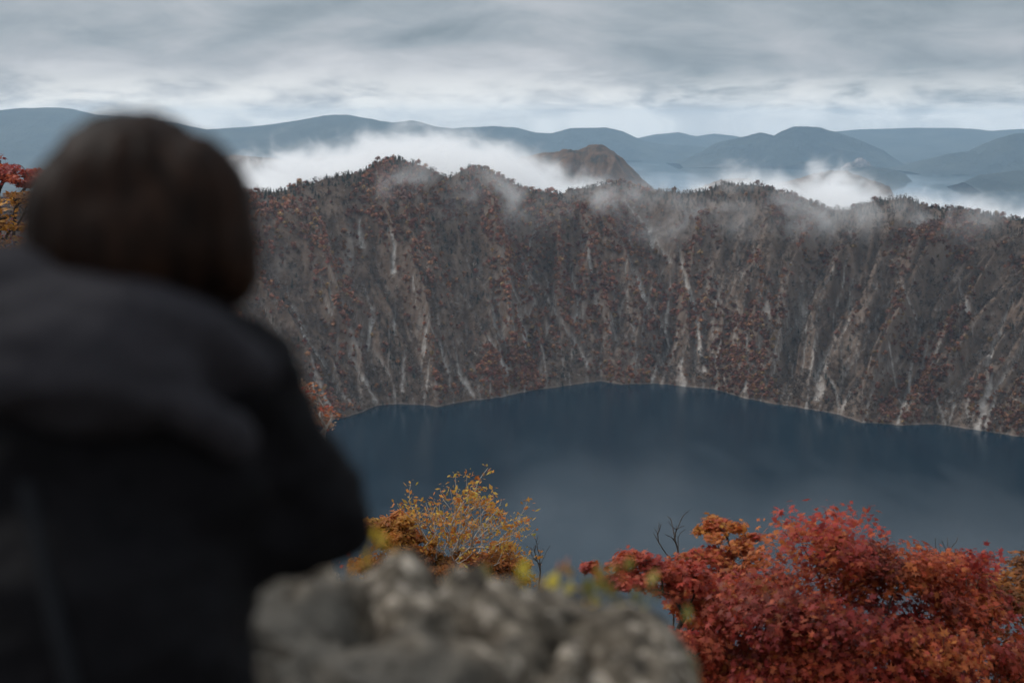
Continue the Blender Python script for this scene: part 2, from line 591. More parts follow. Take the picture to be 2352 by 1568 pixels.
def crown_proto(kind, seed):
    r = np.random.default_rng(seed)
    vs, fs = [], []
    if kind == 'conifer':
        n = 0
        for k in range(5):
            z0, z1, rr = 0.10 + 0.17 * k, 0.36 + 0.165 * k, 0.24 * (1 - 0.17 * k)
            a0 = r.uniform(0, 6.28)
            for j in range(6):
                a, b = a0 + j * 1.047, a0 + (j + 1) * 1.047
                r1, r2 = rr * r.uniform(0.6, 1.2), rr * r.uniform(0.6, 1.2)
                vs += [(0, 0, min(z1, 1.0)), (r1 * math.cos(a), r1 * math.sin(a), z0 + r.uniform(-.05, .05)), (r2 * math.cos(b), r2 * math.sin(b), z0 + r.uniform(-.05, .05))]
                fs.append((n, n + 1, n + 2))
                n += 3
    else:
        cnt = 30 if kind == 'leafy' else 20
        n = 0
        for k in range(cnt):
            d = r.normal(size=3)
            d /= np.linalg.norm(d)
            c = d * r.uniform(0.45, 1.0) * np.array([0.40, 0.40, 0.36]) + np.array([0, 0, 0.60])
            s = r.uniform(0.10, 0.22) * (1.0 if kind == 'leafy' else 0.8)
            nrm = d + r.normal(size=3) * 0.5
            nrm /= np.linalg.norm(nrm)
            t1 = np.cross(nrm, r.normal(size=3))
            t1 /= np.linalg.norm(t1)
            t2 = np.cross(nrm, t1)
            if kind == 'bare':
                t1 = t1 * 0.6 + np.array([d[0] * .5, d[1] * .5, 0.35])
                t2 = t2 * 0.6
            vs += [c + t1 * s, c - t1 * s * 0.6 + t2 * s * 0.9, c - t1 * s * 0.6 - t2 * s * 0.9]
            fs.append((n, n + 1, n + 2))
            n += 3
        for a in (0.3, 1.9):
            w = 0.022
            vs += [(w * math.cos(a), w * math.sin(a), 0), (-w * math.cos(a), -w * math.sin(a), 0), (0, 0, 0.8)]
            fs.append((n, n + 1, n + 2))
            n += 3
    return np.array(vs, float), np.array(fs, int)


def merge_scatter(protos, P, scale, rot, which, colr, jitter=0.18, squash=None):
    Vs, Fs, Cs, off = [], [], [], 0
    for k, (v, f) in enumerate(protos):
        idx = np.where(which == k)[0]
        if not len(idx):
            continue
        c, s = np.cos(rot[idx]), np.sin(rot[idx])
        x = v[None, :, 0] * c[:, None] - v[None, :, 1] * s[:, None]
        y = v[None, :, 0] * s[:, None] + v[None, :, 1] * c[:, None]
        z = np.broadcast_to(v[None, :, 2], x.shape)
        q = np.stack([x, y, z], -1) * scale[idx][:, None, None] + P[idx][:, None, :]
        Vs.append(q.reshape(-1, 3))
        n = len(v)
        Fs.append((f[None] + (np.arange(len(idx)) * n)[:, None, None] + off).reshape(-1, 3))
        nf = n // 3
        jit = RNG.normal(1.0, jitter, size=(len(idx), nf)).repeat(3, axis=1)[..., None]
        Cs.append(np.clip(colr[idx][:, None, :] * jit, 0.004, 0.9).reshape(-1, 3))
        off += n * len(idx)
    return np.concatenate(Vs), np.concatenate(Fs), np.concatenate(Cs)


def wall_sample(ui, ti):
    """bilinear lookup of wall position and scree at fractional grid indices"""
    i0, j0 = np.clip(ui.astype(int), 0, NU - 2), np.clip(ti.astype(int), 0, NT - 2)
    a, b = (ui - i0)[:, None], (ti - j0)[:, None]
    G4 = np.concatenate([pos, scree[..., None], T[..., None], U[..., None]], -1)
    return (G4[i0, j0] * (1 - a) * (1 - b) + G4[i0 + 1, j0] * a * (1 - b) + G4[i0, j0 + 1] * (1 - a) * b + G4[i0 + 1, j0 + 1] * a * b)


NTREE = 46000
u_s = np.concatenate([RNG.uniform(-0.40, 0.40, NTREE - 9000), RNG.uniform(0.40, 0.66, 4500), RNG.uniform(-0.66, -0.40, 4500)])
t_s = RNG.uniform(0.0, 1.10, NTREE)
u_s = np.concatenate([u_s, RNG.uniform(-0.42, 0.42, 9000)])
t_s = np.concatenate([t_s, RNG.uniform(-0.004, 0.16, 9000) ** 1.0])
NTREE += 9000
ui = np.interp(u_s, uu, np.arange(NU))
ti = np.interp(t_s, tt, np.arange(NT))
W = wall_sample(ui, ti)
keep = RNG.uniform(size=NTREE) > np.clip(W[:, 3] * 2.3, 0, 0.985)
W, u_s, t_s = W[keep], u_s[keep], t_s[keep]
n = len(W)
uf_s = 0.08 + (u_s - 0.08) / (0.70 + 0.30 * np.clip(t_s, 0, 1.2))
nr = fbm(uf_s * 16, t_s * 2.4, 0.7, 4)
patch = fbm(uf_s * 34, t_s * 3.4, 9.7, 4, 0.6)
nr2 = fbm(u_s * 60, t_s * 12, 5.7, 3)
left_red = np.exp(-((u_s + 0.03) / 0.10) ** 2) * smooth(0.3, 0.7, t_s) * smooth(1.02, 0.85, t_s)
W_spur = spur[np.clip(np.interp(u_s, uu, np.arange(NU)).astype(int), 0, NU - 1), np.clip(np.interp(t_s, tt, np.arange(NT)).astype(int), 0, NT - 1)]
p_red = np.clip(0.30 + 2.2 * nr - 0.34 * smooth(0.08, 0.26, u_s) + 0.4 * nr2 + 0.50 * left_red + 0.85 * (W_spur - 0.40), 0.02, 0.9)
p_green = smooth(0.84, 0.99, t_s) * 0.35 + smooth(0.05, 0.4, -nr) * 0.10
rnd = RNG.uniform(size=n)
kind = np.where(rnd < p_red, 0, np.where(rnd < p_red + p_green, 2, 1))       # 0 leafy, 1 bare, 2 conifer
pal_red = np.array([(0.23, 0.094, 0.058), (0.19, 0.088, 0.060), (0.25, 0.118, 0.058), (0.19, 0.066, 0.046), (0.26, 0.16, 0.07)])
pal_bare = np.array([(0.135, 0.092, 0.070), (0.155, 0.116, 0.092), (0.115, 0.076, 0.057), (0.23, 0.195, 0.165), (0.14, 0.094, 0.066), (0.066, 0.056, 0.050)])
pal_gr = np.array([(0.022, 0.032, 0.026), (0.030, 0.038, 0.028), (0.035, 0.035, 0.028)])
colr = np.where((kind == 0)[:, None], pal_red[RNG.choice(5, n, p=[.3, .3, .2, .12, .08])],
                np.where((kind == 1)[:, None], pal_bare[RNG.choice(6, n, p=[.25, .2, .2, .08, .12, .15])], pal_gr[RNG.integers(0, 3, n)]))
colr = colr * RNG.normal(1, 0.16, size=(n, 1)).clip(0.5, 1.6) * ((1.02 - 0.36 * smooth(0.0, 0.3, u_s)) * np.clip(1.0 + 0.95 * patch, 0.5, 1.6))[:, None]
protos = [crown_proto('leafy', s) for s in range(5)] + [crown_proto('bare', s + 20) for s in range(5)] + [crown_proto('conifer', s + 40) for s in range(4)]
which = np.where(kind == 0, RNG.integers(0, 5, n), np.where(kind == 1, 5 + RNG.integers(0, 5, n), 10 + RNG.integers(0, 4, n)))
scl = np.where(kind == 2, RNG.uniform(5, 8.5, n), 4.0 + 6.5 * RNG.uniform(size=n) ** 1.6) * (0.9 + 0.2 * smooth(0, 0.4, t_s))
V, F, C = merge_scatter(protos, W[:, :3] - np.array([0, 0, 0.8]), scl, RNG.uniform(0, 6.28, n), which, colr)
link("wall_forest", mesh_np("wall_forest", V, F, [M_FAR], False, {'col': C}), label="autumn woodland covering the crater wall", cat="forest", kind='stuff')

# conifers that stand out against the mist on the crest: each its own tree -------------------
con_mesh = []
for s in range(5):
    v, f = crown_proto('conifer', 90 + s)
    v2, f2 = crown_proto('conifer', 190 + s)
    v2 = v2 * np.array([0.85, 0.85, 0.92]) + np.array([0.02, 0, 0.03])
    w = 0.03
    tv = np.array([(w, 0, -0.1), (-w * .5, w * .87, -0.1), (-w * .5, -w * .87, -0.1), (0, 0, 0.6)])
    tf = np.array([(0, 1, 3), (1, 2, 3), (2, 0, 3)])
    cv = np.concatenate([np.tile(pal_gr[s % 3], (len(v) + len(v2), 1)), np.tile((0.06, 0.05, 0.04), (4, 1))])
    con_mesh.append(mesh_np("conifer", np.concatenate([v, v2, tv]), np.concatenate([f, f2 + len(v), tf + len(v) + len(v2)]), [M_CONIF], False, {'col': cv}))
spots = []
for c0, s0, nn, where in ((905, 28, 26, "on the top of the highest knoll of the crest"), (1130, 50, 14, "on the crest slope beside the misty notch"), (1420, 18, 8, "on the small rise in the middle of the crest"),
                          (1700, 45, 26, "on the rounded double top under the mist veil"), (1575, 28, 9, "in the shallow dip before the rounded double top"), (2080, 30, 18, "on the last sharp knoll of the crest"),
                          (2240, 60, 22, "on the falling crest beyond the last knoll"), (640, 50, 16, "on the level crest beside the person's head"), (1270, 40, 9, "in the lowest dip before the lava dome"), (790, 30, 8, "on the step below the highest knoll")):
    for k in range(nn):
        spots.append((c0 + random.gauss(0, s0), where))
for x, where in spots:
    u0 = (x - 1176) / FPX / (CP + (784 - 450) / FPX * SP)
    W1 = wall_sample(np.array([np.interp(u0, uu, np.arange(NU))]), np.array([np.interp(random.uniform(0.975, 1.012), tt, np.arange(NT))]))[0]
    o = link("conifer", random.choice(con_mesh), label="small dark conifer " + where, cat="tree", group="conifers " + where, loc=W1[:3] - np.array([0, 0, 0.6]))
    h = random.uniform(5, 9.5)
    o.scale = (h * 1.05, h * 1.05, h)
    o.rotation_euler = (random.uniform(-.05, .05), random.uniform(-.05, .05), random.uniform(0, 6.28))

# ------------------------------------------------------------------ crater lake
lu = np.linspace(-0.7, 0.7, 120)
far = shore_d(lu) + 55
lp = np.concatenate([np.stack([lu * 420, np.full(120, 420.0), np.zeros(120)], -1), np.stack([lu * far, far, np.zeros(120)], -1)])
lf = np.stack([np.arange(119), np.arange(1, 120), 120 + np.arange(1, 120), 120 + np.arange(119)], -1)
link("crater_lake", mesh_np("crater_lake", lp, lf, [M_LAKE], True), label="deep blue crater lake below the steep wall", kind='structure')

# ------------------------------------------------------------------ far country
LOWZ = -230.0
gp = np.array([(-43900, 2500, LOWZ - 6), (43900, 2500, LOWZ - 6), (43900, 30900, LOWZ - 6), (-43900, 30900, LOWZ - 6)])
link("ground", mesh_np("ground", gp, np.array([[0, 1, 2, 3]]), [M_LOW]), kind='structure', label="wooded lowland around the far lake")
fl = [at_z(x, y, LOWZ) for x, y in [(1250, 366), (1450, 362), (1700, 366), (2000, 378), (2200, 386), (2700, 400), (2900, 520), (2352, 540), (1900, 505), (1500, 490), (1250, 470)]]
bm = bmesh.new()
bm.faces.new([bm.verts.new(tuple(p)) for p in fl])
bmesh.ops.triangulate(bm, faces=bm.faces[:])
me = bpy.data.meshes.new("far_lake")
bm.to_mesh(me)
bm.free()
me.materials.append(M_FLAKE)
link("far_lake", me, kind='structure', label="broad pale lake spread beyond the crater rim")


def mountain(name, Yd, sil, base, width, mat, label, ruggedness=1.0, nu=320, nv=60, seed=0.0, front=1.0, split=None):
    """a ridge whose skyline follows sil (pixels at distance Yd), sloping down to the plain in front and behind"""
    sil = np.array([at_y(x, y, Yd) for x, y in sil])
    xs = np.linspace(sil[0, 0], sil[-1, 0], nu)
    zt = np.interp(xs, sil[:, 0], sil[:, 2])
    vv = np.linspace(-1, 1, nv)
    Xg, Vg = np.meshgrid(xs, vv, indexing='ij')
    Zt = np.repeat(zt[:, None], nv, 1)
    prof = (1 - np.abs(Vg)) ** 1.15
    h = Zt - base
    rel = np.abs(Vg) * (1 - np.abs(Vg)) * 4
    sc = 1.0 / (width * 0.9)
    nz = ridged(Xg * sc * 1.6 + seed, Vg * 1.1 + seed, seed, 5)
    Zg = base + h * prof + ruggedness * np.maximum(h, 30) * 0.20 * rel * nz
    Zg += ruggedness * 0.045 * h * fbm(Xg * sc * 7, Vg * 4, seed + 2, 5, 0.6) * (1 - np.abs(Vg))
    Yg = Yd + Vg * width * np.where(Vg < 0, front, 1.0) + 0.12 * width * fbm(Xg * sc, Vg * 0, seed + 5, 3) * 2 * (np.abs(Vg) < 0.98)
    Vv = np.stack([Xg, Yg, Zg], -1).reshape(-1, 3)
    me_ = mesh_np(name, Vv, grid_faces(nu, nv), [mat], True)
    return link(name, me_, kind='structure', label=label)


mountain("far_mountains", 20000, [(-500, 280), (-300, 262), (-120, 256), (0, 252), (60, 246), (120, 245), (170, 250), (220, 263), (300, 268), (400, 281), (470, 296), (520, 294), (600, 288),
         (680, 275), (740, 264), (790, 262), (850, 271), (900, 281), (950, 277), (1000, 290), (1060, 299), (1150, 322), (1260, 345), (1400, 362)], LOWZ, 3800, M_MTN, "long blue mountain range with a broad rounded summit", seed=1.3)
mountain("far_mountains", 22500, [(900, 330), (1000, 300), (1060, 292), (1130, 289), (1180, 292), (1230, 304), (1270, 305), (1310, 294), (1390, 291), (1430, 301), (1475, 322), (1530, 332), (1600, 336), (1680, 345), (1760, 360)],
         LOWZ, 3000, M_MTN, "pale blue range with two low rounded tops beyond the mist", seed=4.1, front=0.3)
mountain("far_mountains", 26000, [(1350, 335), (1460, 318), (1510, 307), (1560, 303), (1600, 312), (1640, 307), (1680, 311), (1740, 322), (1850, 330), (2000, 338)], LOWZ, 2500, M_MTN, "faint farthest hills under the bright strip of sky", seed=7.7)
mountain("far_mountains", 25000, [(1780, 330), (1880, 305), (1980, 297), (2100, 293), (2230, 294), (2290, 300), (2352, 296), (2500, 290), (2800, 300)], LOWZ, 3500, M_MTN, "faint flat-topped range along the right-hand skyline", seed=9.2, ruggedness=0.7)
mountain("island_mountain", 19000, [(1560, 376), (1600, 356), (1640, 330), (1700, 315), (1745, 304), (1775, 311), (1800, 298), (1825, 288), (1880, 292), (1930, 306), (1980, 325), (2030, 345), (2060, 366), (2090, 384)],
         LOWZ - 3, 1900, M_MTN, "blue wooded mountain with a pointed shoulder standing in the far lake", seed=2.2, ruggedness=1.2, front=0.25)
mountain("lakeside_hills", 16500, [(2090, 394), (2120, 370), (2180, 352), (2240, 345), (2280, 322), (2330, 305), (2400, 306), (2520, 318), (2700, 330), (2900, 360)], LOWZ - 3, 1500, M_MTN, "dark blue lakeside hill rising at the far shore", seed=3.9, front=0.4)
mountain("lakeside_hills", 12600, [(2210, 418), (2250, 401), (2300, 396), (2352, 390), (2450, 380), (2600, 400)], LOWZ - 3, 500, M_MTN, "low dark wooded headland reaching into the far lake", seed=5.5)
mountain("volcanic_hill", 14500, [(1900, 398), (1930, 391), (1965, 386), (1995, 382), (2030, 385), (2056, 390), (2078, 398)], LOWZ - 3, 300, M_MTN, "low dark wooded spit under the pale bare slope", seed=6.5, nu=80)
mountain("bare_slope", 15600, [(1930, 388), (1944, 377), (1958, 372), (1968, 364), (1981, 362), (1990, 369), (1997, 372), (2006, 388)], LOWZ - 3, 150, M_BARE, "pale bare volcanic slope facing the far lake", seed=6.9, nu=90, nv=40, ruggedness=2.2)
mountain("lava_dome", 5200, [(1130, 400), (1200, 360), (1250, 349), (1290, 346), (1320, 344), (1350, 334), (1385, 333), (1410, 346), (1440, 372), (1470, 402), (1500, 430), (1560, 470)], -60, 420, M_DOME, "brown lava dome with a steep right side poking through the mist", seed=8.8, ruggedness=1.5, nu=220, nv=60)
mountain("brown_plateau", 5000, [(380, 372), (480, 358), (540, 354), (600, 357), (660, 366), (720, 362), (790, 354), (830, 355), (870, 368), (960, 385)], -80, 500, M_DOME, "low brown wooded ridge showing above the mist", seed=12.3, nu=160, ruggedness=0.5)
mountain("mist_hill", 4300, [(1560, 450), (1610, 425), (1650, 408), (1700, 404), (1740, 412), (1790, 440), (1830, 460)], -60, 300, M_DOME, "rounded wooded hill half veiled by mist", seed=14.3, nu=90, nv=30)
mountain("mist_hill", 5600, [(1790, 420), (1830, 408), (1870, 396), (1900, 389), (1940, 388), (1980, 400), (2040, 425)], -100, 320, M_DOME, "dark wooded knoll jutting out of the mist by the far lake", seed=15.9, nu=90, nv=30)

# ------------------------------------------------------------------ ground under the viewpoint


def slope_z(x, y):
    """ground height on the viewpoint side"""
    x, y = np.asarray(x, float), np.asarray(y, float)
    s = np.clip(y - 2.5, 0, None)
    z = CAM_Z - 1.52 - 0.445 * s - 0.12 * (1 - np.exp(-s * 0.8))
    z = z + 4.2 * smooth(-3.2, -7.0, x) * smooth(7, 16, y) * (1 - smooth(32, 70, y))     # the rim rises on the left
    z = z + 0.35 * fbm(x * 0.12, y * 0.12, 3.3, 3) * smooth(3, 12, y) + 7 * fbm(x * 0.012, y * 0.012, 1.3, 4) * smooth(20, 160, y)
    return z + 0.02 * fbm(x * 1.5, y * 1.5, 0.2, 3)


gy = np.concatenate([np.linspace(-6, 12, 60), 12 + np.linspace(0, 1, 110)[1:] ** 2 * 860])
gs = np.linspace(-1, 1, 120)
gs = np.sign(gs) * np.abs(gs) ** 1.6
GY, GS = np.meshgrid(gy, gs, indexing='ij')
GX = GS * (14 + np.clip(GY, 0, None) * 1.0)
GZ = slope_z(GX, GY)
link("viewpoint_slope", mesh_np("viewpoint_slope", np.stack([GX, GY, GZ], -1).reshape(-1, 3), grid_faces(len(gy), len(gs))[:, ::-1], [M_GROUND]), kind='structure', label="ground of the viewpoint falling steeply to the lake")

# ------------------------------------------------------------------ shrubs and trees near the viewpoint


def tube_mesh(segs, sides=5):
    """segs: list of (p0, r0, p1, r1)"""
    A = np.array([np.concatenate([s[0], [s[1]], s[2], [s[3]]]) for s in segs])
    p0, r0, p1, r1 = A[:, :3], A[:, 3], A[:, 4:7], A[:, 7]
    d = p1 - p0
    L = np.linalg.norm(d, axis=1)[:, None] + 1e-9
    d = d / L
    p1 = p1 + d * np.minimum(r1, 0.02)[:, None]
    ref = np.where(np.abs(d[:, 2:3]) > 0.9, np.array([[1.0, 0, 0]]), np.array([[0, 0, 1.0]]))
    t1 = np.cross(d, ref)
    t1 /= np.linalg.norm(t1, axis=1)[:, None]
    t2 = np.cross(d, t1)
    an = np.arange(sides) * 2 * np.pi / sides
    ring = np.cos(an)[None, :, None] * t1[:, None] + np.sin(an)[None, :, None] * t2[:, None]
    v = np.concatenate([p0[:, None] + ring * r0[:, None, None], p1[:, None] + ring * r1[:, None, None]], 1)
    k = np.arange(sides)
    f = np.stack([k, (k + 1) % sides, sides + (k + 1) % sides, sides + k], -1)
    F_ = (f[None] + (np.arange(len(segs)) * 2 * sides)[:, None, None]).reshape(-1, 4)
    return v.reshape(-1, 3), F_


def grow(base, trunk_pts, targets, r_tip=0.004, r_exp=2.3, bend=0.12, steps=4, seed=0, sag=0.0, fan=0.0, arch=0.12):
    """connect every target to the branch skeleton; returns tube segments and the end nodes"""
    r = np.random.default_rng(seed)
    nodes = [np.array(base, float)]
    par = [-1]
    for p in trunk_pts:
        nodes.append(np.array(p, float))
        par.append(len(nodes) - 2)
    plen = [0.0]
    for i in range(1, len(nodes)):
        plen.append(0.0)
    tg = sorted(targets, key=lambda p: np.linalg.norm(np.array(p) - nodes[-1]))
    ends = []
    for p in tg:
        p = np.array(p, float)
        N = np.array(nodes[1:])
        d = np.linalg.norm(N - p, axis=1) + 0.9 * np.clip(N[:, 2] - p[2] + 0.02, 0, None) + fan * np.array(plen[1:])
        i = int(np.argmin(d)) + 1
        a = nodes[i]
        L = np.linalg.norm(p - a)
        prev = i
        off = r.normal(size=3) * bend * L
        for k in range(1, steps + 1):
            s = k / steps
            q = a + (p - a) * s + off * math.sin(math.pi * s) + np.array([0, 0, arch * L * math.sin(math.pi * s)])
            nodes.append(q)
            plen.append(plen[i] + L * s)
            par.append(prev)
            prev = len(nodes) - 1
        ends.append(prev)
    w = np.zeros(len(nodes))
    for e in ends:
        w[e] += r_tip ** r_exp
    for i in range(len(nodes) - 1, 0, -1):
        w[par[i]] += w[i]
    rad = np.maximum(w, r_tip ** r_exp) ** (1 / r_exp)
    segs = [(nodes[par[i]], min(rad[par[i]], rad[i] * 1.7), nodes[i], rad[i]) for i in range(1, len(nodes))]
    return segs, [nodes[e] for e in ends], nodes


def leaf_shape(kind):
    if kind == 'maple':
        # seven-pointed palmate outline
        ang = [-90, -60, -28, -8, 18, 38, 62, 78, 90]
        rad = [0.10, 0.42, 0.30, 0.72, 0.36, 0.95, 0.42, 0.50, 1.1]
        pts = [(math.cos(R(a)) * q_, math.sin(R(a)) * q_) for a, q_ in zip(ang, rad)]
        left = [(-x, y) for x, y in pts[1:-1]][::-1]
        ol = pts + left
        v = [(0, 0, 0.0)] + [(x, y, -0.18 * (x * x + y * y)) for x, y in ol]
        f = [(0, i, i % len(ol) + 1) for i in range(1, len(ol) + 1)]
        return np.array(v) * 0.5, np.array(f)
    if kind == 'oval':
        v = [(0, -0.5, 0), (0.26, -0.05, -0.06), (0, 0.55, -0.08), (-0.26, -0.05, -0.06), (0, 0, 0.02)]
        return np.array(v), np.array([(0, 1, 4), (1, 2, 4), (2, 3, 4), (3, 0, 4)])


def leaf_mass(P, size, nrm, colr, kind, seed=0, sj=0.3, tilt=0.6):
    r = np.random.default_rng(seed)
    v, f = leaf_shape(kind)
    n_ = len(P)
    N = nrm + r.normal(size=(n_, 3)) * tilt
    N /= np.linalg.norm(N, axis=1)[:, None]
    a = np.cross(N, r.normal(size=(n_, 3)))
    a /= np.linalg.norm(a, axis=1)[:, None]
    b = np.cross(N, a)
    s = size * r.normal(1, sj, n_).clip(0.45, 1.8)
    q = (v[None, :, 0:1] * a[:, None] + v[None, :, 1:2] * b[:, None] + v[None, :, 2:3] * N[:, None]) * s[:, None, None] + P[:, None]
    F_ = (f[None] + (np.arange(n_) * len(v))[:, None, None]).reshape(-1, 3)
    C_ = np.repeat(colr[:, None], len(v), 1)
    return q.reshape(-1, 3), F_, C_.reshape(-1, 3)


def clumpy(center, rad, n_, seed, top_bias=0.35, clump=0.20, nclump=30, lo=0.35):
    """points in clumps over the outer part of an ellipsoid"""
    r = np.random.default_rng(seed)
    cs = []
    while len(cs) < nclump:
        d = r.normal(size=3)
        d /= np.linalg.norm(d)
        if d[2] < -0.55:
            continue
        d[2] += top_bias * 0.3
        cs.append(d * r.uniform(lo, 1.0))
    cs = np.array(cs)
    k = r.integers(0, nclump, n_)
    p = cs[k] + np.clip(r.normal(size=(n_, 3)), -1.7, 1.7) * clump * np.array([1, 1, 0.7])
    return np.array(center) + p * np.array(rad), k, np.array(center) + cs * np.array(rad)


def pick(pal, n_, r, w=None, var=0.15):
    pal = np.array(pal)
    c = pal[r.choice(len(pal), n_, p=w)]
    return np.clip(c * r.normal(1, var, (n_, 1)) * r.normal(1, 0.06, (n_, 3)), 0.004, 0.8)


def shrub(name, label, cat, base, blobs, pal, nleaf, size, kind, bark, seed, leaf_parts=0, trunk_h=0.45, tips=140, twig=0.0035, clump_col=True, group=None, nclump=60, skirt=True):
    """blobs: list of (center, radii, weight)"""
    r = np.random.default_rng(seed)
    P, K, tgt = [], [], []
    nmain = sum(b[2] for b in blobs)
    mc = np.mean([b[0] for b in blobs], axis=0)
    sw = max(max(abs(b[0][0] - mc[0]) + b[1][0] for b in blobs), 0.3)
    drop = min(b[0][2] - b[1][2] for b in blobs) - base[2]
    if skirt and drop > 0.5:                 # lower foliage down to the ground
        blobs = list(blobs)
        nleaf = int(nleaf * 1.32)
        for f_ in (0.72, 0.38):
            blobs.append((np.array([mc[0] * .6 + base[0] * .4, mc[1] + 0.4 * sw, base[2] + drop * f_]), (sw * 0.7, sw * 0.6, drop * 0.30), nmain * 0.16))
    wt = np.array([b[2] for b in blobs], float)
    wt /= wt.sum()
    koff = 0
    for (c, rd, _), w in zip(blobs, wt):
        nc = max(8, int(nclump * w))
        p, k, cs = clumpy(c, rd, int(nleaf * w), seed + koff, nclump=nc)
        P.append(p)
        K.append(k + koff)
        tgt += list(cs)
        koff += nc
        tgt += list(p[r.choice(len(p), min(len(p), max(4, int(tips * w))), replace=False)])
    P, K = np.concatenate(P), np.concatenate(K)
    base = np.array(base, float)
    top = np.mean([b[0] for b in blobs], axis=0)
    trunk = [base + (top - base) * s + r.normal(size=3) * 0.04 for s in (0.25 * trunk_h / 0.45, 0.5 * trunk_h / 0.45, trunk_h * 1.6)]
    segs, ends, nodes = grow(base - np.array([0, 0, 0.3]), trunk, tgt, r_tip=twig, seed=seed, bend=0.06, fan=0.35, arch=0.05)
    root = bpy.data.objects.new(name, None)
    COL.objects.link(root)
    root.location = base
    root['label'] = label
    root['category'] = cat
    if group:
        root['group'] = group
    v, f = tube_mesh([(a - base, ra, b_ - base, rb) for a, ra, b_, rb in segs])
    link("trunk", mesh_np("trunk", v, f, [bark]), parent=root)
    nrm = P - top
    nrm = nrm / (np.linalg.norm(nrm, axis=1)[:, None] + 1e-6) * 0.6 + np.array([0, -0.25, 0.8])
    ccol = pick(pal, koff, r)
    cc = pick(pal, len(P), r)
    if clump_col:
        cc = cc * 0.45 + ccol[K] * 0.55
    v, f, c = leaf_mass(P - base, size, nrm, cc, kind, seed)
    crown = link("crown", mesh_np("crown", v, f, [M_LEAF], False, {'col': c}), parent=root, kind='stuff')
    if leaf_parts:
        lv, lf = leaf_shape(kind)
        metas = []
        for q_ in range(6):
            metas.append(mesh_np("leaf", lv, lf, [M_LEAF], False, {'col': np.repeat(pick(pal, 1, r), len(lv), 0)}))
        # the leaves on the side towards the viewpoint
        score = P[:, 1] - 0.6 * P[:, 2] + r.normal(size=len(P)) * 0.25
        for i in np.argsort(score)[:leaf_parts * 3][::3]:
            o = link("leaf", metas[int(r.integers(0, 6))], parent=crown)
            o.location = P[i] - base + np.array([0, -0.05, 0.04])
            nn = Vector(nrm[i] + r.normal(size=3) * 0.5)
            o.rotation_mode = 'QUATERNION'
            o.rotation_quaternion = nn.to_track_quat('Z', 'Y') @ Quaternion((0, 0, 1), r.uniform(0, 6.28))
            s = size * r.uniform(0.8, 1.35)
            o.scale = (s, s, s)
    return root


def on_slope(x, y):
    return (x, y, float(slope_z(x, y)))


RED = [(0.36, 0.050, 0.030), (0.30, 0.036, 0.030), (0.42, 0.085, 0.028), (0.20, 0.030, 0.025), (0.45, 0.14, 0.030), (0.15, 0.032, 0.022), (0.40, 0.065, 0.028)]
ORG = [(0.42, 0.13, 0.025), (0.38, 0.085, 0.028), (0.46, 0.20, 0.035), (0.34, 0.055, 0.028)]
OCH = [(0.46, 0.19, 0.03), (0.40, 0.135, 0.025), (0.50, 0.26, 0.05), (0.28, 0.12, 0.03)]
YEL = [(0.54, 0.27, 0.04), (0.50, 0.22, 0.04), (0.52, 0.33, 0.06), (0.40, 0.17, 0.04)]
BRN = [(0.17, 0.075, 0.030), (0.22, 0.09, 0.03), (0.13, 0.055, 0.03), (0.26, 0.11, 0.03)]


def blob(px, py, d, rx, ry, rz, w):
    return (at_depth(px, py, d), (rx, ry, rz), w)


K = 1.3                       # the maples stand about fifteen metres down the slope
D1 = 15.0
shrub("maple_tree", "large rounded red maple beside the lichen-covered rock", "tree", on_slope(3.5, 15.8),
      [blob(1900, 1390, D1, 1.35, 1.1, 0.85, 5), blob(2080, 1330, D1 + .2, 0.80, 0.8, 0.52, 2.2), blob(1760, 1500, D1 - .3, 0.85, 0.8, 0.60, 2.6), blob(2180, 1500, D1, 1.0, 1.0, 0.80, 3),
       blob(1960, 1275, D1, 0.55, 0.6, 0.32, 1.3), blob(1900, 1640, D1 - .3, 1.6, 1.0, 0.65, 4), blob(2250, 1420, D1 + .3, 0.6, 0.7, .5, 1.4), blob(1700, 1580, D1 - .3, .6, .8, .6, 2), blob(2020, 1560, D1 - .5, 1.1, .7, .6, 3.5), blob(1850, 1520, D1 - .5, .8, .6, .6, 2.5)],
      RED, 27000, 0.104, 'maple', M_BARK, 21, leaf_parts=150, tips=320, nclump=170)
shrub("maple_tree", "small orange-red maple with open branches at the lake side of the big red maple", "tree", on_slope(2.2, 17.0),
      [blob(1660, 1228, 16.4, 0.30, 0.4, 0.17, 1.2), blob(1722, 1250, 16.4, 0.20, 0.3, 0.13, .6), blob(1640, 1305, 16.2, 0.55, 0.5, 0.22, 1.8), blob(1720, 1360, 16, 0.45, 0.45, 0.26, 1.4), blob(1600, 1400, 15.6, .3, .4, .2, .6)],
      ORG + RED[:1], 3400, 0.098, 'maple', M_BARK, 31, leaf_parts=40, tips=120, nclump=60)
shrub("maple_tree", "low crimson maple sprays rising just behind the rock", "tree", on_slope(1.35, 15.3),
      [blob(1500, 1308, 14.8, 0.40, 0.4, 0.22, 1.8), blob(1430, 1335, 14.8, 0.30, 0.3, 0.16, .8), blob(1560, 1350, 14.8, 0.42, 0.4, 0.26, 1.8), blob(1352, 1308, 14.8, 0.12, 0.14, 0.085, .3), blob(1620, 1420, 14.7, 0.36, 0.4, .3, 1.4), blob(1600, 1500, 14.5, .4, .4, .4, 1.2)],
      RED[:3] + [(0.40, 0.09, 0.05)], 5600, 0.092, 'maple', M_BARK, 41, leaf_parts=20, tips=130, nclump=60)
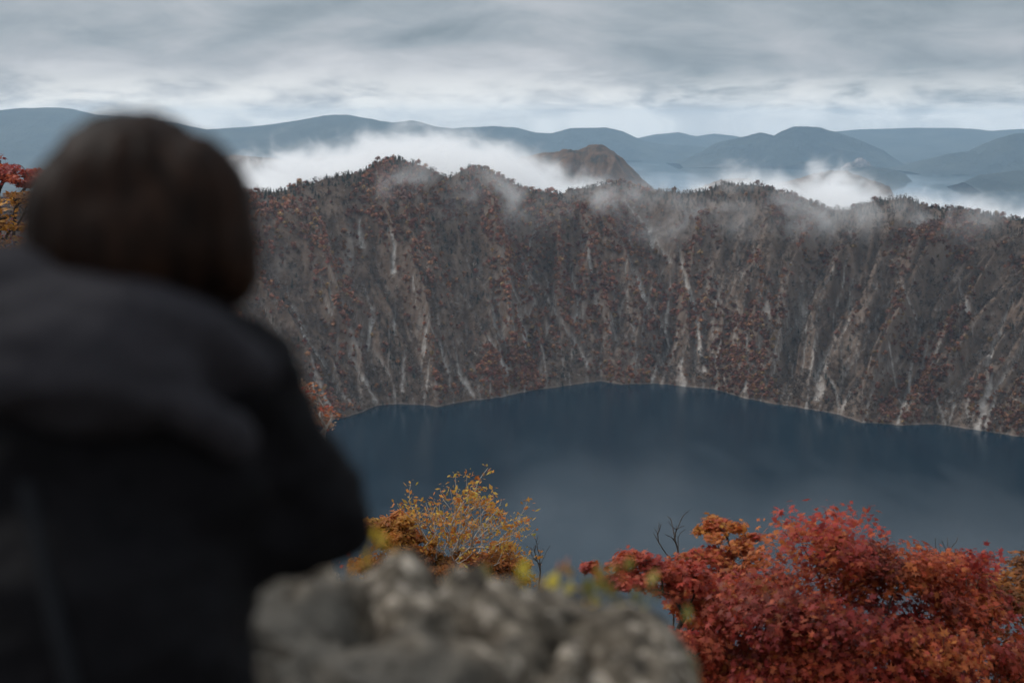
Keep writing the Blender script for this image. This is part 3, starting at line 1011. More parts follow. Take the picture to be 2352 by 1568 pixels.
shrub("russet_shrub", "russet brown shrub at the edge of the big red maple", "shrub", on_slope(5.9, 16.4),
      [blob(2340, 1400, 15.8, 0.50, 0.6, 0.45, 2), blob(2430, 1340, 16, 0.6, 0.6, 0.42, 2), blob(2310, 1530, 15.6, 0.65, 0.6, 0.55, 2.4), blob(2450, 1520, 15.6, 0.8, 0.6, 0.65, 2)],
      BRN + ORG[:1], 7000, 0.075, 'oval', M_BARK, 51, tips=220, nclump=80)
shrub("twiggy_shrub", "dark purplish twiggy shrub with few leaves beside the russet shrub", "shrub", on_slope(5.5, 17.6),
      [blob(2235, 1330, 17, 0.42, 0.5, 0.30, 1), blob(2160, 1290, 17, 0.36, 0.4, 0.22, .7)],
      [(0.14, 0.035, 0.035), (0.20, 0.05, 0.035)], 900, 0.06, 'oval', M_BARK, 61, tips=300, twig=0.0036)
# ochre shrubs and the pale birch below the person's elbow
DB = 25.0
shrub("orange_shrub", "dense orange shrub under the person's elbow", "shrub", on_slope(-1.9, 25.5),
      [blob(912, 1235, DB, 0.46, 0.5, 0.40, 2.4), blob(870, 1215, DB, 0.35, 0.4, 0.32, 1.4), blob(960, 1258, DB, 0.30, 0.4, 0.28, 1.2), blob(900, 1300, DB, 0.7, 0.6, 0.4, 2)],
      OCH + ORG[:2], 10000, 0.085, 'oval', M_BARK, 71, tips=260)
shrub("russet_shrub", "low reddish brown shrub around the foot of the pale birch", "shrub", on_slope(-0.9, 25.2),
      [blob(1030, 1300, DB - .3, 0.55, 0.5, 0.26, 2), blob(1130, 1300, DB - .3, 0.5, 0.5, 0.24, 2), blob(985, 1275, DB - .3, 0.2, 0.3, 0.16, .6), blob(1080, 1340, DB - .5, 1.0, 0.6, 0.3, 2)],
      BRN + [(0.38, 0.14, 0.03), (0.34, 0.09, 0.03)] + OCH[:2], 6000, 0.08, 'oval', M_BARK, 81, tips=240)
shrub("golden_shrub", "golden leafed shrub trailing down to the right of the pale birch", "shrub", on_slope(-0.1, 25.6),
      [blob(1150, 1265, DB, 0.26, 0.3, 0.2, 1), blob(1195, 1295, DB, 0.2, 0.3, 0.16, .8), blob(1170, 1330, DB, 0.4, 0.4, 0.25, 1)],
      YEL, 1500, 0.08, 'oval', M_BARK, 91, tips=150)


def fan_tree(name, label, base, top_pts, pal, bark, nleaf, size, seed, twig=0.004, cat="tree", sub=5, spread=0.25, fork=None):
    """an open tree: stems fan out from the foot, twigs and scattered leaves at the ends"""
    r = np.random.default_rng(seed)
    base = np.array(base, float)
    tg = []
    for p in top_pts:
        p = np.array(p)
        tg.append(p)
        for k in range(sub):
            tg.append(p + r.normal(size=3) * spread * np.array([1, 1, 0.9]))
    trunk = [np.array(fork) if fork is not None else base + np.array([0, 0, 0.5])]
    segs, ends, nodes = grow(base - np.array([0, 0, 0.3]), trunk, tg, r_tip=twig, seed=seed, bend=0.035, fan=0.75, arch=0.02)
    root = bpy.data.objects.new(name, None)
    COL.objects.link(root)
    root.location = base
    root['label'], root['category'] = label, cat
    v, f = tube_mesh([(a - base, ra, b_ - base, rb) for a, ra, b_, rb in segs])
    link("trunk", mesh_np("trunk", v, f, [bark]), parent=root)
    if nleaf:
        e = np.array(ends)
        P = e[r.integers(0, len(e), nleaf)] + r.normal(size=(nleaf, 3)) * spread * 0.30
        v, f, c = leaf_mass(P - base, size, np.tile((0, -0.3, 0.6), (nleaf, 1)), pick(pal, nleaf, r), 'oval', seed)
        link("crown", mesh_np("crown", v, f, [M_LEAF], False, {'col': c}), parent=root, kind='stuff')
    return root


tops = []
rr = np.random.default_rng(3)
for x, y in [(945, 1165), (985, 1195), (1010, 1180), (1045, 1150), (1075, 1140), (1100, 1145), (1128, 1138), (1140, 1175), (1160, 1200), (1165, 1240), (1180, 1265), (960, 1215),
             (1020, 1215), (1060, 1190), (1095, 1195), (1120, 1215), (1145, 1230), (1000, 1230), (1040, 1225), (1080, 1240), (1110, 1255), (1150, 1275), (975, 1180), (1055, 1170), (1115, 1165)]:
    tops.append(at_depth(x, y, DB + rr.uniform(-1.0, 1.0)))
fan_tree("birch_tree", "open pale-barked birch with sparse golden leaves against the lake", on_slope(-1.1, 25.0), tops, YEL + ORG[:1], M_BIRCH, 1700, 0.08, 33, twig=0.0055, sub=7, spread=0.22, fork=at_depth(1022, 1325, DB))
# bare saplings
for x0, lab in ((1540, "thin bare sapling behind the crimson maple sprays"), (1230, "thin dark sapling beside the golden shrub"), (2168, "thin bare twigs above the twiggy shrub")):
    d = 17.5 if x0 != 1230 else 24
    foot = at_depth(x0 + 8, 1380 if x0 != 1230 else 1340, d)
    tp = [at_depth(x0 + dx * (1 if x0 != 1230 else .35), yy - 10 if x0 == 1540 else (yy + 45 if x0 == 1230 else yy + 50), d + rr.uniform(-.3, .3)) for dx, yy in ((-38, 1235), (-22, 1215), (2, 1205), (14, 1218), (28, 1195), (34, 1225), (-6, 1240))]
    b0 = on_slope(foot[0], foot[1])
    fan_tree("bare_sapling", lab, b0, tp, YEL, M_BARK, 0, 0.05, int(x0), twig=0.0036, sub=2, spread=0.07, fork=foot)
# left edge: tall maple beyond the person's head
DL = 19.0
shrub("maple_tree", "tall maple with red crown and golden lower leaves beyond the person's head", "tree", on_slope(-7.2, 19.5),
      [blob(25, 405, DL, 0.36, 0.5, 0.18, 1.4), blob(-60, 395, DL, 0.5, 0.5, 0.22, 1.6), blob(85, 420, DL, 0.22, 0.3, 0.10, .7)],
      RED[:4] + [(0.36, 0.07, 0.05)], 2600, 0.085, 'maple', M_BARK, 101, tips=200, leaf_parts=0)
shrub("golden_shrub", "golden and russet leaved tree below the tall red maple", "tree", on_slope(-6.8, 18.3),
      [blob(20, 470, 18.0, 0.42, 0.5, 0.16, 1.0), blob(60, 450, 18.0, 0.25, 0.4, 0.10, .8), blob(10, 520, 18.0, 0.45, 0.5, 0.16, 1.0), blob(40, 570, 18.0, 0.6, 0.5, 0.22, 1.2), blob(-80, 540, 18.0, 0.7, 0.5, 0.5, 2)],
      YEL[:2] + OCH + BRN[:2], 1900, 0.075, 'oval', M_BARK, 111, tips=260)
# sprigs by the coat's shoulder
shrub("rowan_sapling", "thin pale-stemmed sapling with a few scarlet leaves by the coat's shoulder", "tree", on_slope(-1.75, 13.3),
      [blob(700, 900, 13.0, 0.16, 0.2, 0.16, 1), blob(755, 955, 13.0, 0.10, 0.15, 0.12, 1), blob(690, 960, 13.0, 0.2, 0.2, 0.2, 1), blob(735, 990, 13, 0.12, 0.15, 0.1, .6)],
      [(0.45, 0.07, 0.03), (0.46, 0.16, 0.04), (0.34, 0.05, 0.03)], 130, 0.066, 'maple', M_BIRCH, 121, tips=60, twig=0.0035)
# a thicket further down the slope on the left
shrub("pale_thicket", "pale brown leafless thicket below the scarlet sapling", "shrub", on_slope(-5.6, 46.0),
      [blob(690, 925, 44, 0.5, 0.8, 0.7, 2), blob(735, 968, 44, 0.5, 0.7, 0.35, 2)],
      [(0.34, 0.20, 0.13), (0.40, 0.26, 0.18), (0.3, 0.1, 0.05)], 900, 0.11, 'oval', M_BIRCH, 131, tips=160, twig=0.007)

# brush on the slope below the viewpoint: low near the path, taller further down
NB = 5200
by = 3.4 + RNG.uniform(size=NB) ** 2.2 * 420
bx = RNG.uniform(-1, 1, NB) * (7 + by * 0.75)
bz = slope_z(bx, by)
bh = np.clip((0.26 + 0.030 * by) * RNG.uniform(0.5, 0.95, NB), 0.2, 5.0)
bc = np.array(BRN + OCH + [(0.16, 0.11, 0.06), (0.20, 0.14, 0.07), (0.12, 0.10, 0.05)])[RNG.integers(0, len(BRN) + len(OCH) + 3, NB)] * RNG.uniform(0.6, 1.1, (NB, 1))
V, F, C = merge_scatter([crown_proto('leafy', 300 + k) for k in range(6)], np.stack([bx, by, bz - 0.1 * bh], -1), bh, RNG.uniform(0, 6.28, NB), RNG.integers(0, 6, NB), bc)
link("slope_brush", mesh_np("slope_brush", V, F, [M_FAR], False, {'col': C}), label="brown autumn brush covering the slope below the viewpoint", cat="brush", kind='stuff')

# ------------------------------------------------------------------ rocks


def boulder(name, label, center, half, seed, cuts=64, top_fn=None, lichen_dir=0.0, group=None):
    """a rough block: superellipsoid with lumps, hollows and pits"""
    bm_ = bmesh.new()
    bmesh.ops.create_cube(bm_, size=2.0)
    bmesh.ops.subdivide_edges(bm_, edges=bm_.edges[:], cuts=cuts, use_grid_fill=True)
    me_ = bpy.data.meshes.new(name)
    bm_.to_mesh(me_)
    bm_.free()
    n_ = len(me_.vertices)
    v = np.empty(n_ * 3, np.float32)
    me_.vertices.foreach_get('co', v)
    v = v.reshape(-1, 3).astype(float)
    # round the edges
    pw = 9.0
    rad = (np.abs(v) ** pw).sum(1) ** (1 / pw)
    d = v / rad[:, None]
    p = d * np.array(half)
    nn = d * np.abs(d) ** 1.5
    nn /= np.linalg.norm(nn, axis=1)[:, None]
    q = p + np.array(center)
    lump = fbm(q[:, 0] * 3.0 + seed, q[:, 1] * 3.0, q[:, 2] * 3.0, 3)
    mid_ = fbm(q[:, 0] * 11 + seed, q[:, 1] * 11, q[:, 2] * 11, 4, 0.55)
    facet = np.abs(perlin(q[:, 0] * 5 + seed, q[:, 1] * 5 + 3, q[:, 2] * 6))
    pit = smooth(0.16, 0.42, perlin(q[:, 0] * 7.5 + seed + 4, q[:, 1] * 7.5, q[:, 2] * 9 + 2))
    fine_ = fbm(q[:, 0] * 42 + seed, q[:, 1] * 42, q[:, 2] * 42, 3)
    crack = smooth(0.86, 0.99, 1 - np.abs(perlin(q[:, 0] * 3.4 + seed, q[:, 1] * 3.4 + 8, q[:, 2] * 4.2 + 1)) * 2.2)
    disp = 0.060 * lump + 0.034 * mid_ - 0.05 * facet + 0.009 * fine_ - 0.085 * pit - 0.045 * crack
    p = p + nn * disp[:, None]
    if top_fn is not None:
        up_ = np.clip((p[:, 2] / half[2] + 1) / 2, 0, 1)
        p[:, 2] -= 0.13 * up_ * smooth(1.0, -1.0, p[:, 1] / half[1])           # the top leans towards the path
        p[:, 0] += 0.10 * (1 - up_) * smooth(0.3, 1.0, p[:, 0] / half[0])       # the right end flares out at its foot
        p[:, 2] += top_fn(p[:, 0] + center[0]) * np.clip((p[:, 2] / half[2] + 1) / 2, 0, 1)
    me_.vertices.foreach_set('co', np.ascontiguousarray(p, np.float32).ravel())
    me_.polygons.foreach_set('use_smooth', np.ones(len(me_.polygons), bool))
    li = smooth(0.1, 0.5, nn[:, 2]) * smooth(-0.10, 0.45, (p[:, 0] / half[0]) * 0.75 + (p[:, 1] / half[1]) * 0.7 + 0.6 * mid_)
    mo = smooth(0.93, 1.05, p[:, 0] / half[0]) * smooth(0.0, 0.3, mid_ + 0.2) + smooth(0.85, 1.0, p[:, 1] / half[1]) * smooth(0.05, 0.3, mid_) * smooth(0.2, 0.6, nn[:, 2])
    for an, av in (('lichen', li), ('moss', np.clip(mo, 0, 1))):
        a_ = me_.attributes.new(an, 'FLOAT', 'POINT')
        a_.data.foreach_set('value', np.ascontiguousarray(av, np.float32))
    me_.materials.append(M_ROCK)
    me_.update()
    return link(name, me_, label=label, cat="rock", group=group, loc=center)


def top1(x):
    return np.interp(x, [-0.75, -0.55, -0.30, -0.05, 0.10, 0.26, 0.36], [0.085, 0.080, 0.030, 0.0, -0.02, -0.06, -0.12])


boulder("boulder", "broad grey lichen-speckled rock beside the person's elbow", (-0.19, 2.24, CAM_Z - 1.24), (0.53, 0.34, 0.44), 2.7, 80, top1)
boulder("boulder", "grey rock in front of the person's chest", (-1.22, 2.36, CAM_Z - 1.24), (0.50, 0.33, 0.42), 9.1, 40)
boulder("boulder", "low mossy rock at the foot of the lichen-speckled rock", (0.72, 2.45, CAM_Z - 1.50), (0.42, 0.30, 0.26), 5.9, 40)

# leafy weeds growing at the back of the rock
for k, (x, y, d, lab, nl, hh) in enumerate([(1245, 1318, 2.75, "single bright yellow leaf stalk behind the rock's flat top", 5, 0.03), (1430, 1345, 2.85, "yellow-green weed leaning over the low end of the rock", 26, 0.06),
                                           (850, 1258, 2.7, "yellow weed poking up under the elbow", 9, 0.035), (1340, 1340, 2.9, "small ochre weed behind the middle of the rock", 8, 0.04), (1298, 1308, 3.2, "thin weed tipped with one orange leaf", 2, 0.015)]):
    r = np.random.default_rng(500 + k)
    tip = at_depth(x, y, d)
    bs = np.array(on_slope(tip[0], tip[1]))
    ends = [tip + r.normal(size=3) * np.array([hh, hh, hh * .6]) for _ in range(nl)]
    segs, en, _ = grow(bs - np.array([0, 0, .05]), [bs + (tip - bs) * .5 + r.normal(size=3) * .01, tip - np.array([0, 0, .04])], ends, r_tip=0.0012, seed=k, steps=3)
    root = bpy.data.objects.new("weed", None)
    COL.objects.link(root)
    root.location = bs
    root['label'], root['category'] = lab, "plant"
    v, f = tube_mesh([(a - bs, ra, b_ - bs, rb) for a, ra, b_, rb in segs], 4)
    link("stem", mesh_np("stem", v, f, [M_BARK]), parent=root)
    pal = {0: [(0.55, 0.42, 0.05)], 4: [(0.45, 0.14, 0.05)], 1: [(0.34, 0.27, 0.05), (0.5, 0.36, 0.05), (0.22, 0.2, 0.05)], 2: [(0.5, 0.33, 0.04), (0.46, 0.22, 0.04)], 3: [(0.42, 0.24, 0.05)]}[k]
    lv, lf = leaf_shape('oval')
    lm = mesh_np("leaf", lv, lf, [M_LEAF], False, {'col': np.repeat(np.array(pal[:1]), len(lv), 0)})
    lm2 = mesh_np("leaf", lv, lf, [M_LEAF], False, {'col': np.repeat(np.array(pal[-1:]), len(lv), 0)})
    for i, e in enumerate(en):
        o = link("leaf", lm if i % 2 == 0 else lm2, parent=root)
        o.location = e - bs
        o.rotation_euler = (r.uniform(0.6, 1.5), r.uniform(-.5, .5), r.uniform(0, 6.28))
        s = r.uniform(0.030, 0.045)
        o.scale = (s * 1.2, s, s)

# ------------------------------------------------------------------ the person


def ico(bm_, c, rad, rot=None, sub=3):
    mt = Matrix.Translation(Vector(c)) @ (rot.to_matrix().to_4x4() if rot else Matrix.Identity(4)) @ Matrix.Diagonal((*rad, 1))
    bmesh.ops.create_icosphere(bm_, subdivisions=sub, radius=1.0, matrix=mt)


def capsule(bm_, a, b, ra, rb, n_=10):
    a, b = Vector(a), Vector(b)
    for i in range(n_ + 1):
        s = i / n_
        r_ = ra + (rb - ra) * s
        bmesh.ops.create_icosphere(bm_, subdivisions=2, radius=r_, matrix=Matrix.Translation(a.lerp(b, s)))
    d = b - a
    q_ = d.to_track_quat('Z', 'Y').to_matrix().to_4x4()
    bmesh.ops.create_cone(bm_, cap_ends=True, segments=16, radius1=ra, radius2=rb, depth=d.length, matrix=Matrix.Translation((a + b) / 2) @ q_)


def fuse(name, bm_, voxel, smooth_it, mat, disp=None):
    """turn overlapping volumes into one continuous skin"""
    me_ = bpy.data.meshes.new(name)
    bm_.to_mesh(me_)
    bm_.free()
    tmp = bpy.data.objects.new("tmp", me_)
    COL.objects.link(tmp)
    md = tmp.modifiers.new("r", 'REMESH')
    md.mode = 'VOXEL'
    md.voxel_size = voxel
    ms = tmp.modifiers.new("s", 'SMOOTH')
    ms.factor = 0.5
    ms.iterations = smooth_it
    dg = bpy.context.evaluated_depsgraph_get()
    res = bpy.data.meshes.new_from_object(tmp.evaluated_get(dg))
    bpy.data.objects.remove(tmp)
    bpy.data.meshes.remove(me_)
    res.name = name
    if disp is not None:
        n_ = len(res.vertices)
        v = np.empty(n_ * 3, np.float32)
        res.vertices.foreach_get('co', v)
        nr_ = np.empty(n_ * 3, np.float32)
        res.vertices.foreach_get('normal', nr_)
        v, nr_ = v.reshape(-1, 3), nr_.reshape(-1, 3)
        v = v + nr_ * disp(v.astype(float))[:, None]
        res.vertices.foreach_set('co', np.ascontiguousarray(v, np.float32).ravel())
    res.polygons.foreach_set('use_smooth', np.ones(len(res.polygons), bool))
    res.materials.clear()
    res.materials.append(mat)
    res.update()
    return res


GZ0 = float(slope_z(-0.5, 1.6))
ORI = np.array([-0.47, 1.62, GZ0])              # on the ground between the feet


def L(p):
    return tuple(np.array(p) - ORI)


head_c = at_depth(325, 452, 1.68)
sh_r, sh_l = at_depth(528, 862, 1.67), at_depth(-10, 860, 1.66)
el_r, el_l = at_depth(742, 1195, 1.80), at_depth(-190, 1210, 1.80)
ha_r, ha_l = at_depth(560, 1090, 2.05), at_depth(120, 1070, 2.05)
hip = np.array([-0.47, 1.56, GZ0 + 0.86])
knee = [np.array([-0.47 + s * 0.10, 1.60, GZ0 + 0.47]) for s in (-1, 1)]
ank = [np.array([-0.47 + s * 0.12, 1.57, GZ0 + 0.09]) for s in (-1, 1)]
chest = (sh_r + sh_l) / 2 + np.array([0, 0.03, -0.10])

b = bmesh.new()
ico(b, L(head_c + np.array([0, 0.01, 0])), (0.074, 0.098, 0.088))
ico(b, L(head_c + np.array([0.01, 0.075, -0.06])), (0.050, 0.045, 0.050))            # jaw
ico(b, L(head_c + np.array([0.01, 0.113, -0.015])), (0.013, 0.020, 0.024))           # nose
ico(b, L(head_c + np.array([0.01, 0.112, -0.058])), (0.024, 0.010, 0.008))           # lips
for s in (-1, 1):
    ico(b, L(head_c + np.array([s * 0.078, 0.0, -0.01])), (0.010, 0.020, 0.030))     # ears
    ico(b, L(head_c + np.array([s * 0.032 + .01, 0.094, 0.012])), (0.017, 0.012, 0.010))   # eyes
capsule(b, L(head_c + np.array([0, -0.01, -0.06])), L(chest + np.array([0, -0.02, 0.10])), 0.052, 0.06)
ico(b, L(chest + np.array([0, 0, -0.10])), (0.15, 0.10, 0.20))
capsule(b, L(chest + np.array([0, -0.01, -0.15])), L(hip), 0.105, 0.13)
for s, e, h in ((sh_r, el_r, ha_r), (sh_l, el_l, ha_l)):
    capsule(b, L(chest + np.array([0, 0, 0.03])), L(s), 0.06, 0.055)
    capsule(b, L(s), L(e), 0.048, 0.038)
    capsule(b, L(e), L(h), 0.036, 0.026)
    dv = h - e
    dv /= np.linalg.norm(dv)
    side = np.cross(dv, [0, 0, 1.0])
    side /= np.linalg.norm(side)
    upv = np.cross(side, dv)
    palm = h + dv * 0.05
    capsule(b, L(h), L(palm + dv * 0.03), 0.026, 0.030, 5)
    for j, (o_, ln) in enumerate(((-0.030, 0.060), (-0.010, 0.075), (0.010, 0.070), (0.029, 0.055))):
        k0 = palm + dv * 0.035 + side * o_
        k1 = k0 + dv * ln * 0.55 - upv * 0.006
        k2 = k1 + dv * ln * 0.35 - upv * 0.030
        capsule(b, L(k0), L(k1), 0.0095, 0.0090, 5)
        capsule(b, L(k1), L(k2), 0.0088, 0.0075, 5)
    sgn = -1 if s is sh_r else 1
    t0 = h + dv * 0.025 + side * 0.028 * sgn
    t1 = t0 + dv * 0.035 + side * 0.024 * sgn
    capsule(b, L(t0), L(t1), 0.012, 0.010, 5)
    capsule(b, L(t1), L(t1 + dv * 0.028 - upv * 0.006), 0.0095, 0.008, 4)
for k in (0, 1):
    capsule(b, L(hip + np.array([(-1, 1)[k] * 0.085, 0, -0.03])), L(knee[k]), 0.078, 0.052)
    capsule(b, L(knee[k]), L(ank[k]), 0.050, 0.036)
    capsule(b, L(ank[k]), L(ank[k] + np.array([0, 0.13, -0.05])), 0.034, 0.028, 6)
person = link("person", fuse("person", b, 0.0065, 4, M_SKIN), label="person in a dark hooded coat seen from behind, leaning on the rock", cat="person", loc=ORI)

# hair: a chin-length bob, longer at the right where the head turns
b = bmesh.new()
ico(b, L(head_c + np.array([-0.006, -0.008, 0.002])), (0.102, 0.112, 0.100))
ico(b, L(at_depth(205, 505, 1.66)), (0.076, 0.085, 0.086))
ico(b, L(at_depth(180, 565, 1.66)), (0.066, 0.075, 0.075))
ico(b, L(at_depth(320, 560, 1.62)), (0.11, 0.07, 0.085))
ico(b, L(at_depth(440, 490, 1.65)), (0.074, 0.085, 0.090))
ico(b, L(at_depth(478, 560, 1.65)), (0.060, 0.075, 0.075))
ico(b, L(at_depth(505, 600, 1.66)), (0.047, 0.06, 0.055))
ico(b, L(at_depth(528, 632, 1.68)), (0.036, 0.05, 0.034))


def strands(v):
    a_ = np.arctan2(v[:, 1] - (head_c[1] - ORI[1]), v[:, 0] - (head_c[0] - ORI[0]))
    return 0.0035 * perlin(a_ * 14, v[:, 2] * 3, 2.0) + 0.006 * perlin(a_ * 4, v[:, 2] * 5, 6.0)


link("hair", fuse("hair", b, 0.008, 6, M_HAIR, strands), parent=person)

# coat
b = bmesh.new()
ico(b, L(chest + np.array([0.0, -0.05, -0.03])), (0.185, 0.13, 0.17))
ico(b, L(chest + np.array([0.0, -0.05, 0.02])), (0.15, 0.11, 0.12))
capsule(b, L(chest + np.array([0.00, -0.03, -0.18])), L(hip + np.array([0, 0, 0.10])), 0.168, 0.175)
capsule(b, L(hip + np.array([0, 0, 0.10])), L(hip + np.array([0, 0, -0.12])), 0.178, 0.185)
for s, e, h in ((sh_r, el_r, ha_r), (sh_l, el_l, ha_l)):
    capsule(b, L(chest + np.array([0, -0.02, 0.02])), L(s), 0.11, 0.082)
    capsule(b, L(s), L(s + (e - s) * 0.55), 0.080, 0.074)
    capsule(b, L(s + (e - s) * 0.5), L(e), 0.074, 0.066)
    capsule(b, L(e), L(e + (h - e) * 0.92), 0.062, 0.046)
ico(b, L(at_depth(440, 800, 1.66)), (0.10, 0.075, 0.06), Quaternion((0, 1, 0), R(42)))
ico(b, L(at_depth(660, 1215, 1.76)), (0.065, 0.06, 0.06))
ico(b, L(at_depth(560, 1230, 1.72)), (0.07, 0.07, 0.075))
ico(b, L(at_depth(60, 1250, 1.66)), (0.15, 0.11, 0.20))
ico(b, L(at_depth(30, 1480, 1.66)), (0.14, 0.11, 0.20))


def folds(v):
    return (0.017 * ridged(v[:, 0] * 4 + v[:, 2] * 3, v[:, 1] * 4, v[:, 2] * 7 - v[:, 0] * 3, 3) - 0.008
            + 0.004 * fbm(v[:, 0] * 20, v[:, 1] * 20, v[:, 2] * 26, 3))


coat = link("coat", fuse("coat", b, 0.011, 6, M_COAT, folds), parent=person)
# hood lying on the shoulders, with its raised collar
b = bmesh.new()
ico(b, L(at_depth(250, 740, 1.58)), (0.150, 0.075, 0.055), Quaternion((0, 1, 0), R(9)))
ico(b, L(at_depth(200, 850, 1.54)), (0.130, 0.060, 0.075), Quaternion((0, 1, 0), R(6)))
ico(b, L(at_depth(430, 800, 1.62)), (0.085, 0.07, 0.045), Quaternion((0, 1, 0), R(38)))
ico(b, L(at_depth(20, 690, 1.62)), (0.10, 0.08, 0.065), Quaternion((0, 1, 0), R(-12)))
prev = None
for k in range(25):
    a = R(-200 + k * 220 / 24)
    c = at_depth(262, 640, 1.67) + np.array([math.cos(a) * 0.115, math.sin(a) * 0.10, -0.018 * math.cos(a) - 0.01])
    if prev is not None:
        capsule(b, L(prev), L(c), 0.026, 0.026, 3)
    prev = c
for rl, rr_ in (([(-120, 760, 1.57), (60, 735, 1.54), (280, 725, 1.53), (450, 765, 1.56), (590, 850, 1.62)], 0.030), ([(-120, 900, 1.53), (80, 880, 1.50), (260, 880, 1.50), (420, 930, 1.53), (540, 1010, 1.58)], 0.028)):
    for (xa, ya, da), (xb, yb, db) in zip(rl[:-1], rl[1:]):
        capsule(b, L(at_depth(xa, ya, da)), L(at_depth(xb, yb, db)), rr_, rr_, 6)
link("hood", fuse("hood", b, 0.009, 4, M_HOOD, lambda v: 0.5 * folds(v * 1.3)), parent=person)
# shoulder-bag strap and trousers, boots
b = bmesh.new()
pts = [at_depth(60, 1120, 1.49), at_depth(95, 1280, 1.47), at_depth(135, 1450, 1.45), at_depth(170, 1600, 1.44), at_depth(210, 1800, 1.44)]
for p0, p1 in zip(pts[:-1], pts[1:]):
    capsule(b, L(p0), L(p1), 0.009, 0.009, 8)
link("bag_strap", fuse("bag_strap", b, 0.006, 2, M_STRAP), parent=person)
b = bmesh.new()
capsule(b, L(hip + np.array([0, 0, 0.05])), L(hip + np.array([0, 0, -0.04])), 0.14, 0.145)
for k in (0, 1):
    capsule(b, L(hip + np.array([(-1, 1)[k] * 0.085, 0, -0.03])), L(knee[k]), 0.092, 0.068)
    capsule(b, L(knee[k]), L(ank[k] + np.array([0, 0, 0.04])), 0.066, 0.056)
link("trousers", fuse("trousers", b, 0.011, 5, M_TROUS), parent=person)
for k in (0, 1):
    b = bmesh.new()
    capsule(b, L(ank[k] + np.array([0, 0, 0.08])), L(ank[k] + np.array([0, 0, -0.03])), 0.055, 0.052, 6)
    capsule(b, L(ank[k] + np.array([0, 0, -0.045])), L(ank[k] + np.array([0, 0.15, -0.05])), 0.046, 0.042, 8)
    link("boot", fuse("boot", b, 0.008, 4, M_BOOT), parent=person)

# ------------------------------------------------------------------ air: haze and mist


def volume_material(name, color, density, aniso=0.0):
    m_ = bpy.data.materials.new(name)
    m_.use_nodes = True
    t = m_.node_tree
    t.nodes.clear()
    q = G(t)
    pv = q.n('ShaderNodeVolumePrincipled')
    pv.inputs['Color'].default_value = rgb(color)
    pv.inputs['Anisotropy'].default_value = aniso
    if isinstance(density, float):
        pv.inputs['Density'].default_value = density
    else:
        q.put(pv.inputs['Density'], density(q))
    o = q.n('ShaderNodeOutputMaterial')
    t.links.new(pv.outputs[0], o.inputs['Volume'])
    return m_


def box_mesh(name, lo, hi, mat):
    v = np.array([(x, y, z) for x in (lo[0], hi[0]) for y in (lo[1], hi[1]) for z in (lo[2], hi[2])])
    f = np.array([(0, 1, 3, 2), (4, 6, 7, 5), (0, 4, 5, 1), (2, 3, 7, 6), (0, 2, 6, 4), (1, 5, 7, 3)])
    return mesh_np(name, v, f, [mat], False)


HAZE = volume_material("haze_air", (0.57, 0.79, 1.0), 3.0e-5)
link("haze", box_mesh("haze", (-44000, -3000, LOWZ - 9), (44000, 31000, 600), HAZE), kind='stuff', label="thin blue haze filling the air")

# mist bank pouring over the saddle behind the crest
YB = 2900.0
bank_px = [(300, 400), (480, 395), (560, 375), (650, 352), (740, 338), (830, 318), (900, 300), (960, 298), (1050, 308), (1120, 320), (1200, 345), (1280, 386), (1400, 420), (1500, 456), (1580, 442), (1650, 414),
           (1740, 410), (1800, 428), (1860, 428), (1900, 380), (1930, 398), (2000, 428), (2100, 444), (2200, 460), (2352, 478), (2500, 482)]
bk = np.array([at_y(x, y, YB) for x, y in bank_px])
BX0, BX1 = bk[0, 0], bk[-1, 0]
BZ0, BZ1 = -60.0, 420.0


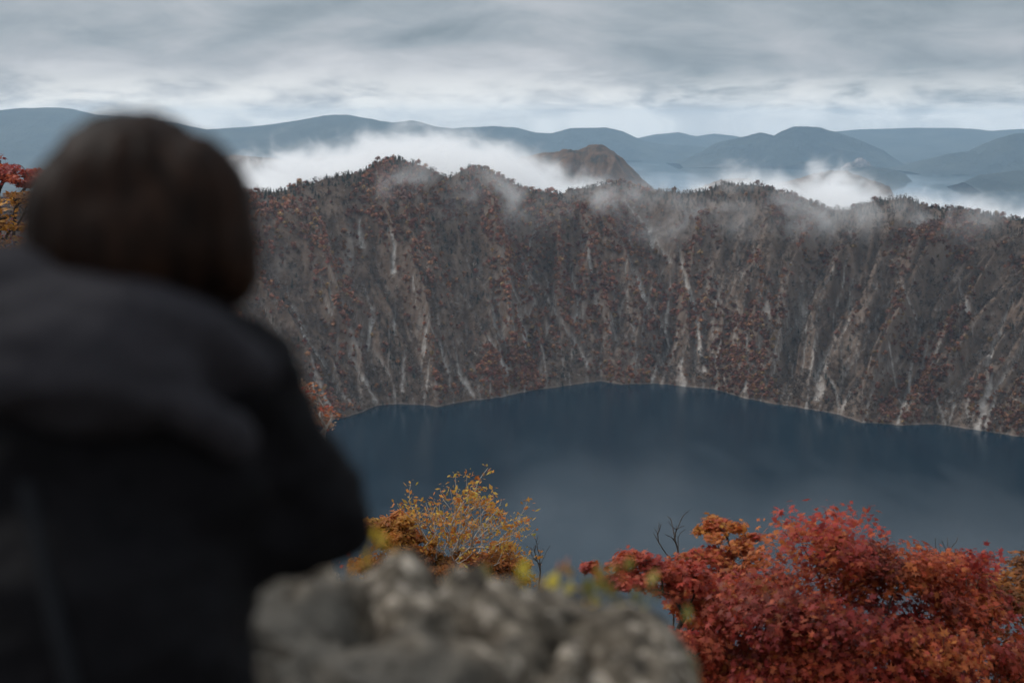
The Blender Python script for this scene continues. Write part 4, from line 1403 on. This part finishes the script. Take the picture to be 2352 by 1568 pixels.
def bank_density(q):
    p = q.n('ShaderNodeTexCoord').outputs['Object']
    s = q.n('ShaderNodeSeparateXYZ')
    q.put(s.inputs[0], p)
    # perspective-free profile: mist top as a height above the lake along x
    fx = q.m('DIVIDE', q.m('SUBTRACT', s.outputs[0], BX0), BX1 - BX0)
    fc = q.n('ShaderNodeFloatCurve')
    cv = fc.mapping.curves[0]
    pts_ = [((x - BX0) / (BX1 - BX0), (z - BZ0) / (BZ1 - BZ0)) for x, _, z in bk]
    while len(cv.points) < len(pts_):
        cv.points.new(0.5, 0.5)
    for cp, (a_, c_) in zip(cv.points, pts_):
        cp.location = (a_, c_)
    fc.mapping.update()
    q.put(fc.inputs['Value'], fx)
    top = q.m('ADD', q.m('MULTIPLY', fc.outputs[0], BZ1 - BZ0), BZ0)
    n1 = q.noise(q.vm('MULTIPLY', p, (1, 0.8, 1.3)), 0.012, 6, 0.64, 0.9)
    n2 = q.noise(p, 0.0035, 2, 0.5)
    h = q.m('ADD', q.m('SUBTRACT', top, s.outputs[2]), q.m('ADD', q.m('MULTIPLY', q.m('SUBTRACT', n1, 0.50), 270), q.m('MULTIPLY', q.m('SUBTRACT', n2, 0.5), 40)))
    # the bank thins towards its near and far faces
    front = q.sstep(s.outputs[1], YB - 330, YB - 120)
    back = q.m('SUBTRACT', 1.0, q.sstep(s.outputs[1], YB + 60, YB + 320))
    body = q.sstep(q.m('SUBTRACT', h, 16), -34, 62)
    body = q.m('MULTIPLY', body, q.m('ADD', 0.15, q.m('MULTIPLY', body, 0.85)))
    return q.m('MULTIPLY', q.m('MULTIPLY', body, 0.024), q.m('MULTIPLY', front, back))


BANK = volume_material("mist_bank", (0.99, 0.985, 0.985), bank_density, 0.2)
BANK.cycles.volume_step_rate = 0.5 if hasattr(BANK.cycles, 'volume_step_rate') else 1.0
link("mist", box_mesh("mist", (BX0, YB - 330, BZ0), (BX1, YB + 320, BZ1), BANK), kind='stuff', label="white mist bank pouring over the saddle behind the crest")


def wisp_density(q):
    tcn = q.n('ShaderNodeTexCoord')
    r2 = q.n('ShaderNodeVectorMath', operation='LENGTH')
    q.put(r2.inputs[0], tcn.outputs['Object'])
    fall = q.m('SUBTRACT', 1.0, q.sstep(r2.outputs['Value'], 0.1, 1.0))
    p = pos_of(q)
    n1 = q.noise(p, 0.0125, 6, 0.62, 1.2)
    return q.m('MULTIPLY', q.m('MULTIPLY', fall, q.sstep(n1, 0.46, 0.70)), 0.014)


WISP = volume_material("mist_wisp", (0.99, 0.985, 0.985), wisp_density, 0.2)
bmw = bmesh.new()
bmesh.ops.create_icosphere(bmw, subdivisions=3, radius=1.0)
wm = bpy.data.meshes.new("mist_wisp")
bmw.to_mesh(wm)
bmw.free()
wm.materials.append(WISP)
for x, y, hx, hz, lab in ((1120, 455, 150, 85, "thin mist curling over the notch beside the highest knoll"), (1430, 480, 170, 85, "thin mist veil hanging on the wall below the middle crest"),
                          (1660, 485, 185, 85, "thin mist veil under the rounded double-topped crest"), (1930, 500, 190, 75, "thin mist spilling through the low saddle"), (2180, 500, 120, 50, "faint mist shreds beside the last crest knoll"), (950, 425, 80, 55, "faint mist patch on the flank of the highest knoll")):
    u0 = (x - 1176) / FPX / (CP + (784 - y) / FPX * SP)
    c = at_y(x, y, float(shore_d(u0) + wall_depth(u0)) - 70)
    o = link("mist", wm, kind='stuff', label=lab, loc=c)
    o.scale = (hx, 110, hz)
